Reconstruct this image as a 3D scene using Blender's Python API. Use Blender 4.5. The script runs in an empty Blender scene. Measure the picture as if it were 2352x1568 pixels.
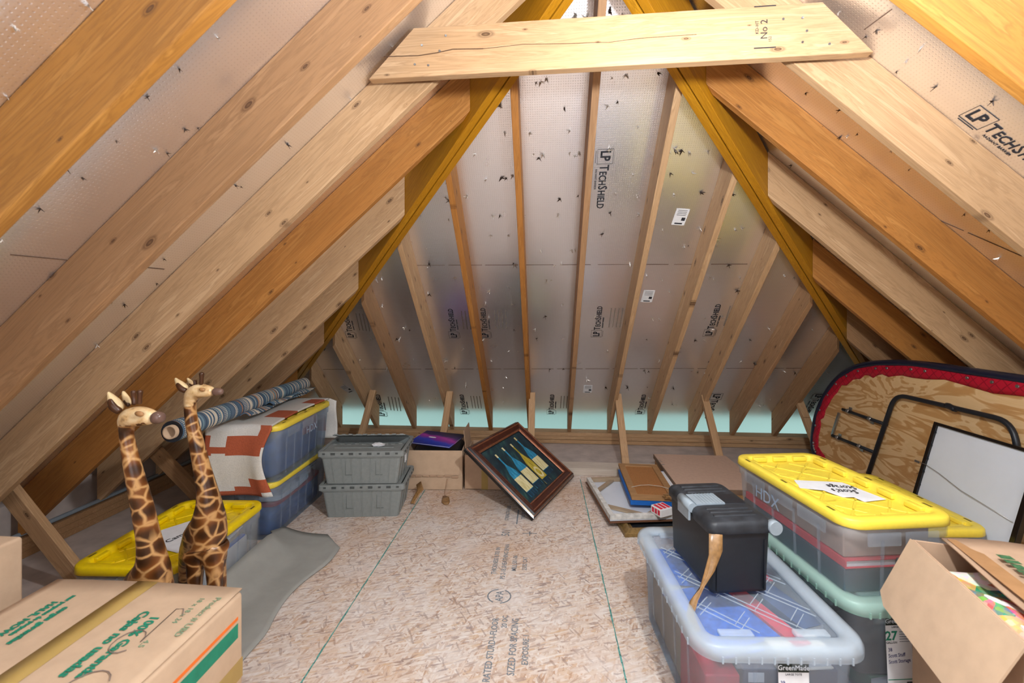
import bpy, bmesh, math, random
from mathutils import Vector, Matrix
random.seed(7)
C = bpy.context.scene.collection
PI = math.pi
# ------------------------------------------------------------------ camera, light, exposure
FPX, YAW, HOR, EYE = 1011.1, .0735, 703.7, 1.401      # focal length in pixels, yaw, horizon row, eye height
cd = bpy.data.cameras.new('camera'); cam = bpy.data.objects.new('camera', cd); C.objects.link(cam)
cam.location = (0, 0, EYE); cam.rotation_euler = (PI/2, 0, YAW)
cd.sensor_width = 36; cd.lens = FPX/2352*36; cd.shift_y = -(784-HOR)/2352
cd.clip_start = .02
cd.dof.use_dof = True; cd.dof.focus_distance = 3.0; cd.dof.aperture_fstop = 3.2
sc = bpy.context.scene; sc.camera = cam
sc.view_settings.view_transform = 'Standard'; sc.view_settings.look = 'None'
sc.view_settings.gamma = 1; sc.view_settings.use_curve_mapping = False
sc.view_settings.exposure = 0.0
w = bpy.data.worlds.new('daylight'); sc.world = w; w.use_nodes = True
_nt = w.node_tree; _g = _nt.nodes.new('ShaderNodeNewGeometry'); _sp = _nt.nodes.new('ShaderNodeSeparateXYZ'); _rp = _nt.nodes.new('ShaderNodeValToRGB'); _ma = _nt.nodes.new('ShaderNodeMath')
_tc = _nt.nodes.new('ShaderNodeTexCoord'); _nt.links.new(_tc.outputs['Generated'], _sp.inputs[0]); _ma.operation = 'MULTIPLY_ADD'; _ma.inputs[1].default_value = .5; _ma.inputs[2].default_value = .5
_nt.links.new(_sp.outputs[2], _ma.inputs[0]); _nt.links.new(_ma.outputs[0], _rp.inputs[0])
for _i, (_p, _c) in enumerate(((.0, (.15, .25, .225, 1)), (.26, (.36, .55, .51, 1)), (.42, (.9, 1.0, .98, 1)), (.6, (1, 1, 1, 1)))):
    _e = _rp.color_ramp.elements[_i] if _i < 2 else _rp.color_ramp.elements.new(_p)
    _e.position = _p; _e.color = _c
_nt.links.new(_rp.outputs[0], _nt.nodes['Background'].inputs[0]); _nt.nodes['Background'].inputs[1].default_value = 2.0
def lamp(name, typ, loc, energy, color, size=.1, target=None, sy=None):
    l = bpy.data.lights.new(name, typ); l.energy = energy; l.color = color
    if typ == 'AREA':
        l.size = size
        if sy: l.shape = 'RECTANGLE'; l.size_y = sy
    else: l.shadow_soft_size = size
    o = bpy.data.objects.new(name, l); C.objects.link(o); o.location = loc
    if target: o.rotation_euler = (Vector(target)-Vector(loc)).to_track_quat('-Z', 'Y').to_euler()
    return o
lamp('flash_light', 'POINT', (.50, .80, 1.98), 124, (.93, .965, 1), .045)
lamp('warm_bulb', 'POINT', (.10, .55, 2.55), 9, (1, .76, .45), .06)
lamp('fill_light', 'AREA', (.1, -1.9, 1.5), 46, (.86, .93, 1), 2.2, (.1, 3, 1.1), 1.6)  # added fill behind the camera, no actual opening there
# ------------------------------------------------------------------ helpers
def lin(h):
    h = h.lstrip('#'); v = [int(h[i:i+2], 16)/255 for i in (0, 2, 4)]
    return tuple([(c/12.92 if c <= .04045 else ((c+.055)/1.055)**2.4) for c in v]+[1])
class NT:
    def __init__(s, name):
        s.m = bpy.data.materials.new(name); s.m.use_nodes = True; s.t = s.m.node_tree; s.t.nodes.clear()
        s.out = s.n('ShaderNodeOutputMaterial')
    def n(s, typ, **k):
        x = s.t.nodes.new(typ)
        for a, v in k.items():
            if a.startswith('i_'):
                key = a[2:]; key = int(key) if key.isdigit() else key.replace('_', ' ')
                s.set(x, key, v)
            else: setattr(x, a, v)
        return x
    def set(s, x, key, v):
        i = x.inputs[key]
        if isinstance(v, bpy.types.NodeSocket): s.t.links.new(v, i)
        elif isinstance(v, bpy.types.Node): s.t.links.new(v.outputs[0], i)
        else: i.default_value = v
    def math(s, op, a, b=None, c=None):
        x = s.n('ShaderNodeMath', operation=op); s.set(x, 0, a)
        if b is not None: s.set(x, 1, b)
        if c is not None: s.set(x, 2, c)
        return x.outputs[0]
    def mix(s, f, a, b, mode='MIX'):
        x = s.n('ShaderNodeMix', data_type='RGBA', blend_type=mode); s.set(x, 0, f); s.set(x, 6, a); s.set(x, 7, b)
        return x.outputs[2]
    def ramp(s, f, stops, interp='LINEAR'):
        x = s.n('ShaderNodeValToRGB'); s.set(x, 0, f); e = x.color_ramp.elements; x.color_ramp.interpolation = interp
        while len(e) < len(stops): e.new(.5)
        for i, (p, c) in enumerate(stops):
            e[i].position = p; e[i].color = c if len(c) == 4 else (*c, 1)
        return x.outputs[0]
    def coord(s, scale=(1, 1, 1), rnd=False, rot=(0, 0, 0), loc=(0, 0, 0)):
        v = s.n('ShaderNodeTexCoord').outputs['Object']
        if rnd:
            oi = s.n('ShaderNodeObjectInfo').outputs['Random']
            a = s.n('ShaderNodeVectorMath', operation='MULTIPLY_ADD'); s.set(a, 0, oi); a.inputs[1].default_value = (37, 19, 23); s.set(a, 2, v)
            v = a.outputs[0]
        if any(rot):
            m0 = s.n('ShaderNodeMapping'); s.set(m0, 0, v); m0.inputs['Rotation'].default_value = rot; v = m0.outputs[0]
        mp = s.n('ShaderNodeMapping'); s.set(mp, 0, v); mp.inputs['Scale'].default_value = scale; mp.inputs['Location'].default_value = loc
        return mp.outputs[0]
    def noise(s, v, scale, detail=4, rough=.55, dist=0):
        x = s.n('ShaderNodeTexNoise'); s.set(x, 'Vector', v)
        x.inputs['Scale'].default_value = scale; x.inputs['Detail'].default_value = detail
        x.inputs['Roughness'].default_value = rough; x.inputs['Distortion'].default_value = dist
        return x.outputs[0]
    def voro(s, v, scale, feature='F1', out='Distance', dims='3D'):
        x = s.n('ShaderNodeTexVoronoi', feature=feature, voronoi_dimensions=dims); s.set(x, 'Vector', v); x.inputs['Scale'].default_value = scale
        return x.outputs[out]
    def bump(s, h, strength=.3, dist=.01):
        x = s.n('ShaderNodeBump'); s.set(x, 'Height', h); x.inputs['Strength'].default_value = strength; x.inputs['Distance'].default_value = dist
        return x.outputs[0]
    def pbr(s, col, rough=.6, metal=0., normal=None, spec=.5, **k):
        x = s.n('ShaderNodeBsdfPrincipled'); s.set(x, 'Base Color', col); s.set(x, 'Roughness', rough); s.set(x, 'Metallic', metal)
        x.inputs['Specular IOR Level'].default_value = spec
        if normal is not None: s.set(x, 'Normal', normal)
        for a, v in k.items(): s.set(x, a.replace('_', ' '), v)
        return x.outputs[0]
    def done(s, sh): s.t.links.new(sh, s.out.inputs[0]); return s.m
MATS = {}
def plain(name, hexc, rough=.6, metal=0., var=.06, scale=30, spec=.4, bump=0.):
    if name in MATS: return MATS[name]
    t = NT(name); c = lin(hexc); v = t.coord(rnd=True)
    n = t.noise(v, scale, 5)
    d = tuple(x*(1-var*1.6) for x in c[:3])+(1,); u = tuple(min(1, x*(1+var)) for x in c[:3])+(1,)
    col = t.ramp(n, [(.3, d), (.7, u)])
    nm = t.bump(n, bump, .004) if bump else None
    MATS[name] = t.done(t.pbr(col, rough, metal, nm, spec)); return MATS[name]
def wood(name, light, mid, dark, knots=True, grain=1., rough=.62, xs=.55):
    t = NT(name)
    v = t.coord((xs, 9, 9), rnd=True)
    n1 = t.noise(v, 2.4, 5, .6, 1.6)
    wv = t.math('FRACT', t.math('MULTIPLY', n1, 7*grain))
    line = t.math('POWER', t.math('ABSOLUTE', t.math('SUBTRACT', wv, .5)), 1.4)
    fine = t.noise(t.coord((1.5, 140, 140), rnd=True), 2, 3)
    col = t.ramp(n1, [(.30, lin(light)), (.52, lin(mid)), (.74, lin(light))])
    col = t.mix(t.math('MULTIPLY', line, 1.35), col, lin(dark))
    col = t.mix(t.math('MULTIPLY', fine, .25), col, lin(mid))
    big = t.noise(t.coord((.5, 2, 2), rnd=True), 1.3, 3)
    col = t.mix(t.math('MULTIPLY', t.math('SUBTRACT', big, .45), .9), col, lin(dark), 'MIX')
    if knots:
        x = t.n('ShaderNodeTexVoronoi', feature='F1', voronoi_dimensions='2D')
        cs = t.coord((3.6, 1, 8.5), rnd=True); sp = t.n('ShaderNodeSeparateXYZ'); t.set(sp, 0, cs)
        cb = t.n('ShaderNodeCombineXYZ'); t.set(cb, 0, sp.outputs[0]); t.set(cb, 1, sp.outputs[2])
        t.set(x, 'Vector', cb); x.inputs['Scale'].default_value = 1
        sep = t.n('ShaderNodeSeparateColor'); t.set(sep, 0, x.outputs['Color'])
        size = t.math('MULTIPLY', t.math('MAXIMUM', t.math('SUBTRACT', sep.outputs[0], .28), 0), .22)
        r = t.math('DIVIDE', x.outputs['Distance'], t.math('ADD', size, .0001))
        k = t.ramp(r, [(0, (.55, .55, .55)), (.35, (.9, .9, .9)), (.5, (.15, .15, .15)), (.62, (.5, .5, .5)), (1, (0, 0, 0))])
        col = t.mix(k, col, lin('#452a18'))
    h = t.math('ADD', t.math('MULTIPLY', fine, .5), line)
    return t.done(t.pbr(col, rough, 0, t.bump(h, .12, .002), .3))
# ---- mesh builder
class MB:
    def __init__(s): s.v = []; s.f = []; s.m = []; s.sm = []
    def add(s, verts, faces, mi=0, smooth=False, M=None):
        o = len(s.v)
        for p in verts:
            p = Vector(p); s.v.append(M @ p if M is not None else p)
        for f in faces: s.f.append([o+i for i in f]); s.m.append(mi); s.sm.append(smooth)
    def box(s, c, d, mi=0, M=None, rz=0):
        x, y, z = c; a, b, e = d[0]/2, d[1]/2, d[2]/2
        pts = [Vector((i*a, j*b, k*e)) for k in (-1, 1) for j in (-1, 1) for i in (-1, 1)]
        if rz: R = Matrix.Rotation(rz, 3, 'Z'); pts = [R @ p for p in pts]
        pts = [p+Vector(c) for p in pts]
        s.add(pts, [(0, 2, 3, 1), (4, 5, 7, 6), (0, 1, 5, 4), (2, 6, 7, 3), (0, 4, 6, 2), (1, 3, 7, 5)], mi, False, M)
    def rbox(s, c, d, r, mi=0, M=None, rz=0, n=3):          # box with rounded vertical and top edges
        b = bmesh.new(); bmesh.ops.create_cube(b, size=1)
        for v in b.verts: v.co = Vector((v.co.x*d[0], v.co.y*d[1], v.co.z*d[2]))
        bmesh.ops.bevel(b, geom=b.edges[:], offset=r, segments=n, profile=.5, affect='EDGES', clamp_overlap=True)
        R = Matrix.Translation(c) @ Matrix.Rotation(rz, 4, 'Z'); M2 = (M @ R) if M is not None else R
        b.verts.index_update(); s.add([v.co.copy() for v in b.verts], [[v.index for v in f.verts] for f in b.faces], mi, n > 2, M2); b.free()
    def hexa(s, bottom, top, mi=0):
        s.add(list(bottom)+list(top), [(3, 2, 1, 0), (4, 5, 6, 7), (0, 1, 5, 4), (1, 2, 6, 5), (2, 3, 7, 6), (3, 0, 4, 7)], mi)
    def rings(s, rings, mi=0, cap0=True, cap1=True, smooth=True, M=None, closed=True):
        n = len(rings[0]); v = [p for r in rings for p in r]; f = []
        for a in range(len(rings)-1):
            for i in range(n if closed else n-1):
                j = (i+1) % n; f.append((a*n+i, a*n+j, (a+1)*n+j, (a+1)*n+i))
        s.add(v, f, mi, smooth, M); o = len(s.v)-len(v)
        if cap0: s.f.append([o+i for i in range(n)][::-1]); s.m.append(mi); s.sm.append(False)
        if cap1: s.f.append([o+(len(rings)-1)*n+i for i in range(n)]); s.m.append(mi); s.sm.append(False)
    def tube(s, path, r, mi=0, n=10, caps=True, M=None):
        P = [Vector(p) for p in path]; R = r if isinstance(r, (list, tuple)) else [r]*len(P); rg = []
        t0 = (P[1]-P[0]).normalized(); up = Vector((0, 0, 1)) if abs(t0.z) < .9 else Vector((1, 0, 0))
        a = t0.cross(up).normalized(); 
        for i, p in enumerate(P):
            t = (P[min(i+1, len(P)-1)]-P[max(i-1, 0)]).normalized()
            a = (a-t*a.dot(t)).normalized(); b = t.cross(a)
            rg.append([p+(a*math.cos(2*PI*k/n)+b*math.sin(2*PI*k/n))*R[i] for k in range(n)])
        s.rings(rg, mi, caps, caps, True, M)
    def build(s, name, mats, parent=None, M=None, bevel=0, solid=0, loc=None, rz=0):
        me = bpy.data.meshes.new(name); me.from_pydata([tuple(p) for p in s.v], [], s.f)
        if not isinstance(mats, (list, tuple)): mats = [mats]
        for m in mats: me.materials.append(m)
        me.polygons.foreach_set('material_index', s.m); me.polygons.foreach_set('use_smooth', s.sm)
        b = bmesh.new(); b.from_mesh(me); bmesh.ops.recalc_face_normals(b, faces=b.faces[:]); b.to_mesh(me); b.free()
        o = bpy.data.objects.new(name, me); C.objects.link(o)
        if parent is not None: o.parent = parent
        if M is not None: o.matrix_basis = M
        if loc is not None: o.location = loc; o.rotation_euler = (0, 0, rz)
        if solid:
            q = o.modifiers.new('thickness', 'SOLIDIFY'); q.thickness = solid; q.offset = 0
        if bevel:
            q = o.modifiers.new('bevel', 'BEVEL'); q.width = bevel; q.segments = 2; q.limit_method = 'ANGLE'; q.angle_limit = .6
        return o
def tag(o, label, cat, group=None):
    o['label'] = label; o['category'] = cat; o['kind'] = 'thing'
    if group: o['group'] = group
    return o
def thing(name, label, cat, loc=(0, 0, 0), rz=0, group=None, M=None):
    o = bpy.data.objects.new(name, None); C.objects.link(o); o.empty_display_size = .05
    if M is not None: o.matrix_basis = M
    else: o.location = loc; o.rotation_euler = (0, 0, rz)
    return tag(o, label, cat, group)
def struct(o): o['kind'] = 'structure'; return o
def rr(w, l, r, n=4, cx=0, cy=0):
    p = []
    for (sx, sy, a0) in ((1, 1, 0), (-1, 1, PI/2), (-1, -1, PI), (1, -1, 1.5*PI)):
        for k in range(n+1):
            a = a0+PI/2*k/n; p.append((cx+sx*(w/2-r)+r*math.cos(a), cy+sy*(l/2-r)+r*math.sin(a)))
    return p
def ring(w, l, r, z, n=4, cx=0, cy=0): return [(x, y, z) for x, y in rr(w, l, r, n, cx, cy)]
def pxray(px, py):
    u = (px-1176)/FPX; v = -(py-HOR)/FPX
    return Vector((u*math.cos(YAW)-math.sin(YAW), u*math.sin(YAW)+math.cos(YAW), v))
EYEP = Vector((0, 0, EYE))
def hit(px, py, p0, n):
    d = pxray(px, py); return EYEP+d*((Vector(p0)-EYEP).dot(n)/d.dot(n))
def font_mesh(body, size, xs=1., align='LEFT', extrude=.0003, bold=0):
    cu = bpy.data.curves.new('t', 'FONT'); cu.body = body; cu.size = size; cu.align_x = align; cu.extrude = extrude
    cu.resolution_u = 2; cu.offset = bold
    o = bpy.data.objects.new('t', cu); C.objects.link(o)
    dg = bpy.context.evaluated_depsgraph_get(); me = bpy.data.meshes.new_from_object(o.evaluated_get(dg))
    me.transform(Matrix.Diagonal((xs, 1, 1, 1)))
    bpy.data.objects.remove(o); bpy.data.curves.remove(cu); return me
def text(body, size, parent, M, m, name='printed_text', xs=1., align='CENTER', bold=0):
    me = font_mesh(body, size, xs, align, bold=bold); me.materials.append(m)
    o = bpy.data.objects.new(name, me); C.objects.link(o); o.parent = parent; o.matrix_basis = M; return o
def MT(x, y, z, rz=0): return Matrix.Translation((x, y, z)) @ Matrix.Rotation(rz, 4, 'Z')
def frame(o, X, Y, Z):
    m = Matrix.Identity(4)
    for i, a in enumerate((X, Y, Z)):
        for j in range(3): m[j][i] = a[j]
    for j in range(3): m[j][3] = o[j]
    return m
# ------------------------------------------------------------------ materials
W_PALE = wood('pine_pale', '#cfae88', '#bf9a72', '#8f6b49')
W_TAN = wood('pine_tan', '#bd9873', '#aa835e', '#7d5a3c')
W_PINK = wood('pine_pinkish', '#cba983', '#ba966f', '#8a6846')
W_ORNG = wood('fir_orange', '#be8748', '#ad7337', '#7c4c20')
W_BRWN = wood('fir_brown', '#b18a64', '#9f7853', '#735338')
W_ORNG_DIM = wood('fir_orange_dimmed', '#b5813f', '#a16d2d', '#704619')  # darker orange fir: shade put into the two rafters nearest the lamp
W_LVL = wood('laminated_veneer_amber', '#c48c1e', '#b27a14', '#7c4c0a', False, 2.2, .45, .3)
W_GREY = wood('weathered_strip', '#d8cec2', '#ccc0b2', '#a89a8a', False)
def foil(name, c):
    t = NT(name); v = t.coord()
    sp = t.n('ShaderNodeSeparateXYZ'); t.set(sp, 0, v)
    fx = t.math('SUBTRACT', t.math('FRACT', t.math('MULTIPLY', sp.outputs[0], 78)), .5)
    fy = t.math('SUBTRACT', t.math('FRACT', t.math('MULTIPLY', sp.outputs[1], 78)), .5)
    d = t.math('SQRT', t.math('ADD', t.math('MULTIPLY', fx, fx), t.math('MULTIPLY', fy, fy)))
    dot = t.ramp(d, [(.1, (1, 1, 1)), (.24, (0, 0, 0))])
    n = t.noise(v, 60, 4, .6); n2 = t.noise(v, 5, 3)
    wr = t.noise(t.coord((30, 4, 1)), 4, 3)
    h = t.math('ADD', t.math('MULTIPLY', n, .35), t.math('MULTIPLY', dot, -1.0))
    h = t.math('ADD', h, t.math('MULTIPLY', wr, .25))
    col = t.mix(t.math('MULTIPLY', dot, .16), lin(c), lin('#8a8078'))
    col = t.mix(t.math('MULTIPLY', n2, .15), col, lin('#e6e4e6'))
    rough = t.math('ADD', t.math('MULTIPLY', n2, .08), .25)
    return t.done(t.pbr(col, rough, .94, t.bump(h, .22, .003)))
FOIL = foil('radiant_barrier_foil', '#fafbff')
INK = plain('dark_ink', '#23252c', .7, var=.15)
INKB = plain('blue_grey_ink', '#7d848a', .8, var=.25, scale=120)
CHIP = plain('torn_foil', '#cfc8bf', .3, .8)
CHIP_DIM = plain('torn_foil_dimmed', '#3a2a20', .5, .3)  # same chips, their dark look against bright foil put into the colour
def osb():
    t = NT('osb_strand_board'); base = lin('#d0c1b5'); col = base
    ang = [0.2, 1.25, 2.3, 0.75, 1.8, 2.8]
    pal = [[(0, lin('#ad8a70')), (.4, lin('#cbb6a6')), (.75, lin('#ddd3ca')), (1, lin('#c8a98f'))],
           [(0, lin('#8d7a76')), (.16, lin('#c9b6a8')), (.7, lin('#e0d8d0')), (1, lin('#c7a888'))]]
    for k, a in enumerate(ang):
        v = t.coord((15+3*k, 88+9*k, 1), rot=(0, 0, a), loc=(k*3.1, k*1.7, 0))
        ws = t.noise(t.coord((1, 1, 1), loc=(k, 0, 0)), 9, 2)
        vv = t.n('ShaderNodeVectorMath', operation='MULTIPLY_ADD'); t.set(vv, 0, ws); vv.inputs[1].default_value = (1.2, 1.2, 0); t.set(vv, 2, v)
        x = t.n('ShaderNodeTexVoronoi', feature='F1', voronoi_dimensions='2D'); t.set(x, 'Vector', vv); x.inputs['Scale'].default_value = 1
        s = t.n('ShaderNodeSeparateColor'); t.set(s, 0, x.outputs['Color'])
        c = t.ramp(s.outputs[0], pal[k % 2])
        edge = t.ramp(x.outputs['Distance'], [(.55, (1, 1, 1)), (.8, (.72, .66, .62))])
        c = t.mix(.6, c, edge, 'MULTIPLY')
        msk = t.math('GREATER_THAN', s.outputs[1], .42 if k else 0)
        col = t.mix(t.math('MULTIPLY', msk, .8), col, c)
    # dark thin flakes
    v = t.coord((26, 130, 1), rot=(0, 0, 1.0)); x = t.n('ShaderNodeTexVoronoi', feature='F1', voronoi_dimensions='2D'); t.set(x, 'Vector', v); x.inputs['Scale'].default_value = 1
    s = t.n('ShaderNodeSeparateColor'); t.set(s, 0, x.outputs['Color'])
    col = t.mix(t.math('MULTIPLY', t.math('GREATER_THAN', s.outputs[2], .972), .55), col, lin('#8f786e'))
    v = t.coord((22, 120, 1), rot=(0, 0, 2.5)); x = t.n('ShaderNodeTexVoronoi', feature='F1', voronoi_dimensions='2D'); t.set(x, 'Vector', v); x.inputs['Scale'].default_value = 1
    s = t.n('ShaderNodeSeparateColor'); t.set(s, 0, x.outputs['Color'])
    col = t.mix(t.math('MULTIPLY', t.math('GREATER_THAN', s.outputs[2], .97), .5), col, lin('#977b6c'))
    dust = t.noise(t.coord(), 3.2, 5, .6)
    col = t.mix(t.ramp(dust, [(.48, (0, 0, 0)), (.7, (.55, .55, .55))]), col, lin('#dcd6d2'))
    col = t.mix(t.ramp(t.noise(t.coord(loc=(5, 5, 0)), 1.5, 4), [(.48, (0, 0, 0)), (.72, (.5, .5, .5))]), col, lin('#c79c74'))
    f = t.noise(t.coord(), 90, 4)
    return t.done(t.pbr(col, .72, 0, t.bump(f, .2, .003), .25))
OSB = osb()
GREYFLOOR = plain('grey_subfloor', '#bdb0a8', .85, var=.12, scale=8, bump=.1)
CARD = plain('cardboard_tan', '#c3a78b', .85, var=.05, scale=18)
CARD2 = plain('cardboard_brown', '#b4957a', .85, var=.05, scale=18)
CARD_IN = plain('cardboard_inner', '#6f5040', .9, var=.08)
TAPE = plain('packing_tape', '#a98c50', .35, var=.05, scale=12)
GREENINK = plain('green_ink', '#1f8265', .7, var=.1)
ORANGEINK = plain('orange_ink', '#e8742a', .7)
YEL = plain('yellow_plastic', '#f0d000', .38, var=.03, scale=60, spec=.5, bump=.05)
YEL2 = plain('yellow_plastic_light', '#f0d648', .42, var=.03, scale=60, spec=.5, bump=.05)
SLOT = plain('slot_dark', '#6e5c10', .7)
GREYP = plain('grey_plastic', '#868b89', .5, var=.05, scale=50)
GREYPD = plain('grey_plastic_dark', '#4d5150', .6)
BLACKP = plain('black_plastic', '#1d2026', .42, var=.08, scale=60)
BLACKD = plain('black_plastic_dusty', '#2c2f34', .5, var=.35, scale=25)
SILV = plain('grey_latch', '#8d98a0', .4)
WHITEP = plain('white_paper', '#dfe0e2', .8, var=.03)
WHITEC = plain('white_canvas', '#cfd4dc', .85, var=.03, scale=6)
MATG = plain('grey_rubber', '#9c9c96', .75, var=.06, scale=9, bump=.05)
NAVYV = plain('navy_vinyl', '#121a30', .28, var=.1, spec=.6)
STEEL = plain('steel', '#a9a9a8', .3, .9)
PIPE = plain('grey_conduit', '#7f8890', .5)
def clear(name, tint, a, milk='#ffffff', rough=.3):
    t = NT(name); tr = t.n('ShaderNodeBsdfTransparent'); tr.inputs[0].default_value = lin(tint)
    v = t.coord(); n = t.noise(v, 9, 3)
    p = t.pbr(lin(milk), rough, 0, t.bump(n, .1, .01), .6)
    mx = t.n('ShaderNodeMixShader'); t.set(mx, 0, t.math('ADD', t.math('MULTIPLY', n, .08), a-.04)); t.set(mx, 1, tr.outputs[0]); t.set(mx, 2, p)
    return t.done(mx.outputs[0])
CLEAR = clear('clear_plastic', '#f6f8fa', .17)
CLEARB = clear('clear_plastic_bluish', '#eaf0f6', .19, '#e2ebf5')
FROST = clear('frosted_plastic', '#eef4f8', .27, '#eaf3fb', .35)
FROSTT = clear('frosted_lid_panel', '#f6f8fb', .09, '#e8f2fa', .2)
FROSTG = clear('frosted_green_tint', '#e0f6ee', .30, '#dcf6ee', .35)
# ------------------------------------------------------------------ roof geometry
TL, ZL = .904, 2.9957          # left slope   z = ZL + TL x
TR, ZR = .8798, 3.393          # right slope  z = ZR - TR x
TB, ZB = 1.0044, 4.9484        # back slope   z = ZB - TB y
DEPTH = .255                   # vertical rafter depth
RX = (ZR-ZL)/(TL+TR); RZ = ZL+TL*RX; RY = (ZB-RZ)/TB
YN = -2.6
def nrm(a): a = Vector(a); a.normalize(); return a
def quad_prism(mb, pts, n, th, mi=0):
    n = Vector(n); mb.add([Vector(p) for p in pts]+[Vector(p)+n*th for p in pts],
        [tuple(range(len(pts)))[::-1], tuple(range(len(pts), 2*len(pts)))]+[(i, (i+1) % len(pts), len(pts)+(i+1) % len(pts), len(pts)+i) for i in range(len(pts))], mi)
SL = {}
def slope(name, p0, U, V, pts):
    U, V = nrm(U), nrm(V); N = U.cross(V); M = frame(p0, U, V, N); Mi = M.inverted()
    mb = MB(); quad_prism(mb, [Mi @ Vector(p) for p in pts], (0, 0, -1), .012)
    o = mb.build(name, FOIL, M=M); struct(o); SL[name] = (o, M, Mi, N); return o
xe, xr, ye = -3.35, 3.95, 5.05
hipL = lambda z: Vector(((z-ZL)/TL, (ZB-z)/TB, z)); hipR = lambda z: Vector(((ZR-z)/TR, (ZB-z)/TB, z))
ze = ZL+TL*xe; zr = ZR-TR*xr; zb = ZB-TB*ye; apex = Vector((RX, RY, RZ))
slope('ceiling_left', (RX, 0, RZ), (0, 1, 0), (1, 0, TL), [(xe, YN, ze), (xe, (ZB-ze)/TB, ze), tuple(apex), (RX, YN, RZ)])
slope('ceiling_right', (RX, 0, RZ), (0, -1, 0), (-1, 0, TR), [(xr, YN, zr), (xr, (ZB-zr)/TB, zr), tuple(apex), (RX, YN, RZ)])
slope('ceiling_back', tuple(apex), (1, 0, 0), (0, -1, TB), [tuple(hipL(zb)), tuple(hipR(zb)), tuple(apex)])
# gable wall behind the camera, floor, plates
mb = MB(); mb.add([(xe, YN, -.2), (xr, YN, -.2), (xr, YN, zr), (RX, YN, RZ), (xe, YN, ze), (xe, YN-.02, -.2), (xr, YN-.02, -.2), (xr, YN-.02, zr), (RX, YN-.02, RZ), (xe, YN-.02, ze)],
    [(0, 1, 2, 3, 4), (9, 8, 7, 6, 5), (0, 5, 6, 1), (1, 6, 7, 2), (2, 7, 8, 3), (3, 8, 9, 4), (4, 9, 5, 0)])
struct(mb.build('wall_front', W_TAN))
mb = MB(); mb.box((.35, .55, -.02), (4.7, 6.3, .04)); floor = struct(mb.build('floor', OSB))
mb = MB(); mb.box((.27, 4.14, -.021), (6.6, .88, .038)); mb.box((-2.52, .55, -.021), (1.04, 6.3, .038)); mb.box((3.13, .55, -.021), (.86, 6.3, .038))
struct(mb.build('floor_grey_edge', GREYFLOOR))
mb = MB()
for k in range(3): mb.box((.27, 4.60+(0, .007, -.002)[k], .0195+.038*k), (6.7, .140, .0345))
struct(mb.build('trim_1', W_PALE))
mb = MB()
for k in range(3): mb.box((-2.93, .5, .0195+.038*k), (.089, 8.0, .0365))
struct(mb.build('trim_2', W_BRWN))
mb = MB()
for k in range(3): mb.box((3.47, .5, .0195+.038*k), (.089, 8.0, .0365))
struct(mb.build('trim_3', W_BRWN))
mb = MB(); mb.box((.3, 3.76, .031), (4.9, .15, .058)); struct(mb.build('trim_4', W_GREY))
mb = MB(); mb.box((-2.23, 1.2, .031), (.14, 4.6, .058)); struct(mb.build('trim_5', W_BRWN))
for nm, x in (('daylight_block_left', -3.0), ('daylight_block_right', 3.54)):  # added boards that keep daylight out of the side eaves
    mb = MB(); mb.box((x, 1.0, .08), (.012, 7.3, .55)); struct(mb.build(nm, GREYFLOOR))
# rafters
def beam(name, lines, d, p0, p1, Y, m, parent=None):
    d = nrm(d); Y = nrm(Y); Z = d.cross(Y)
    def cut(p, pl):
        return min(((Vector(a)-p).dot(Vector(n))/d.dot(Vector(n)) for a, n in pl), key=abs) if len(pl) > 1 else (Vector(pl[0][0])-p).dot(Vector(pl[0][1]))/d.dot(Vector(pl[0][1]))
    L = [Vector(p) for p in lines]
    A = [p+d*cut(p, p0) for p in L]; B = []
    for p in L:
        ts = [(Vector(a)-p).dot(Vector(n))/d.dot(Vector(n)) for a, n in p1]; a0 = cut(p, p0)
        ts = [t for t in ts if t > a0]; B.append(p+d*min(ts))
    M = frame(A[0], d, Y, Z); Mi = M.inverted()
    mb = MB(); mb.hexa([Mi @ p for p in A], [Mi @ p for p in B])
    return mb.build(name, m, parent, M, bevel=.003)
hdL = nrm(apex-hipL(0)); hdR = nrm(apex-hipR(0))
nL = nrm((hdL.y, -hdL.x, 0)); nL = nL if nL.y > 0 else -nL      # horizontal normals of the hips, towards the back slope
nR = nrm((hdR.y, -hdR.x, 0)); nR = nR if nR.y > 0 else -nR
HT = .045
ORD = ['first', 'second', 'third', 'fourth', 'fifth', 'sixth', 'seventh', 'eighth', 'ninth', 'tenth', 'eleventh', 'twelfth', 'thirteenth']
YL0, YR0, SP, TH = 2.2219, 2.1597, .4319, .038
matsL = [W_TAN, W_ORNG_DIM, W_BRWN, W_PINK, W_ORNG, W_PALE, W_PALE, W_TAN, W_ORNG]
colL = ['tan', 'amber', 'brown stained', 'pinkish pale', 'orange', 'pale', 'pale', 'tan', 'orange']
for i, n in enumerate(range(-4, 5)):
    y = YL0+SP*n
    if i == 0: continue
    z0 = ZL; lines = [(0, y, z0-DEPTH), (0, y+TH, z0-DEPTH), (0, y+TH, z0-.001), (0, y, z0-.001)]
    end = [((RX-.02, 0, 0), (1, 0, 0))]
    if y > RY-.2: end.append((apex-nL*HT, nL))
    if y > RY+.05: end = [(apex-nL*(HT+.001), nL)]
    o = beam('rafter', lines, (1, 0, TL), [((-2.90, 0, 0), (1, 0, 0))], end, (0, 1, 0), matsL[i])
    if i > 0: tag(o, f'{colL[i]} wooden rafter, {ORD[i-1]} from the camera on the left roof slope', 'rafter', 'rafters of the left roof slope')
    else: tag(o, 'tan rafter above the camera on the left roof slope', 'rafter', 'rafters of the left roof slope')
matsR = [W_TAN, W_TAN, W_ORNG_DIM, W_PINK, W_ORNG, W_PINK, W_ORNG, W_BRWN, W_BRWN]
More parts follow.
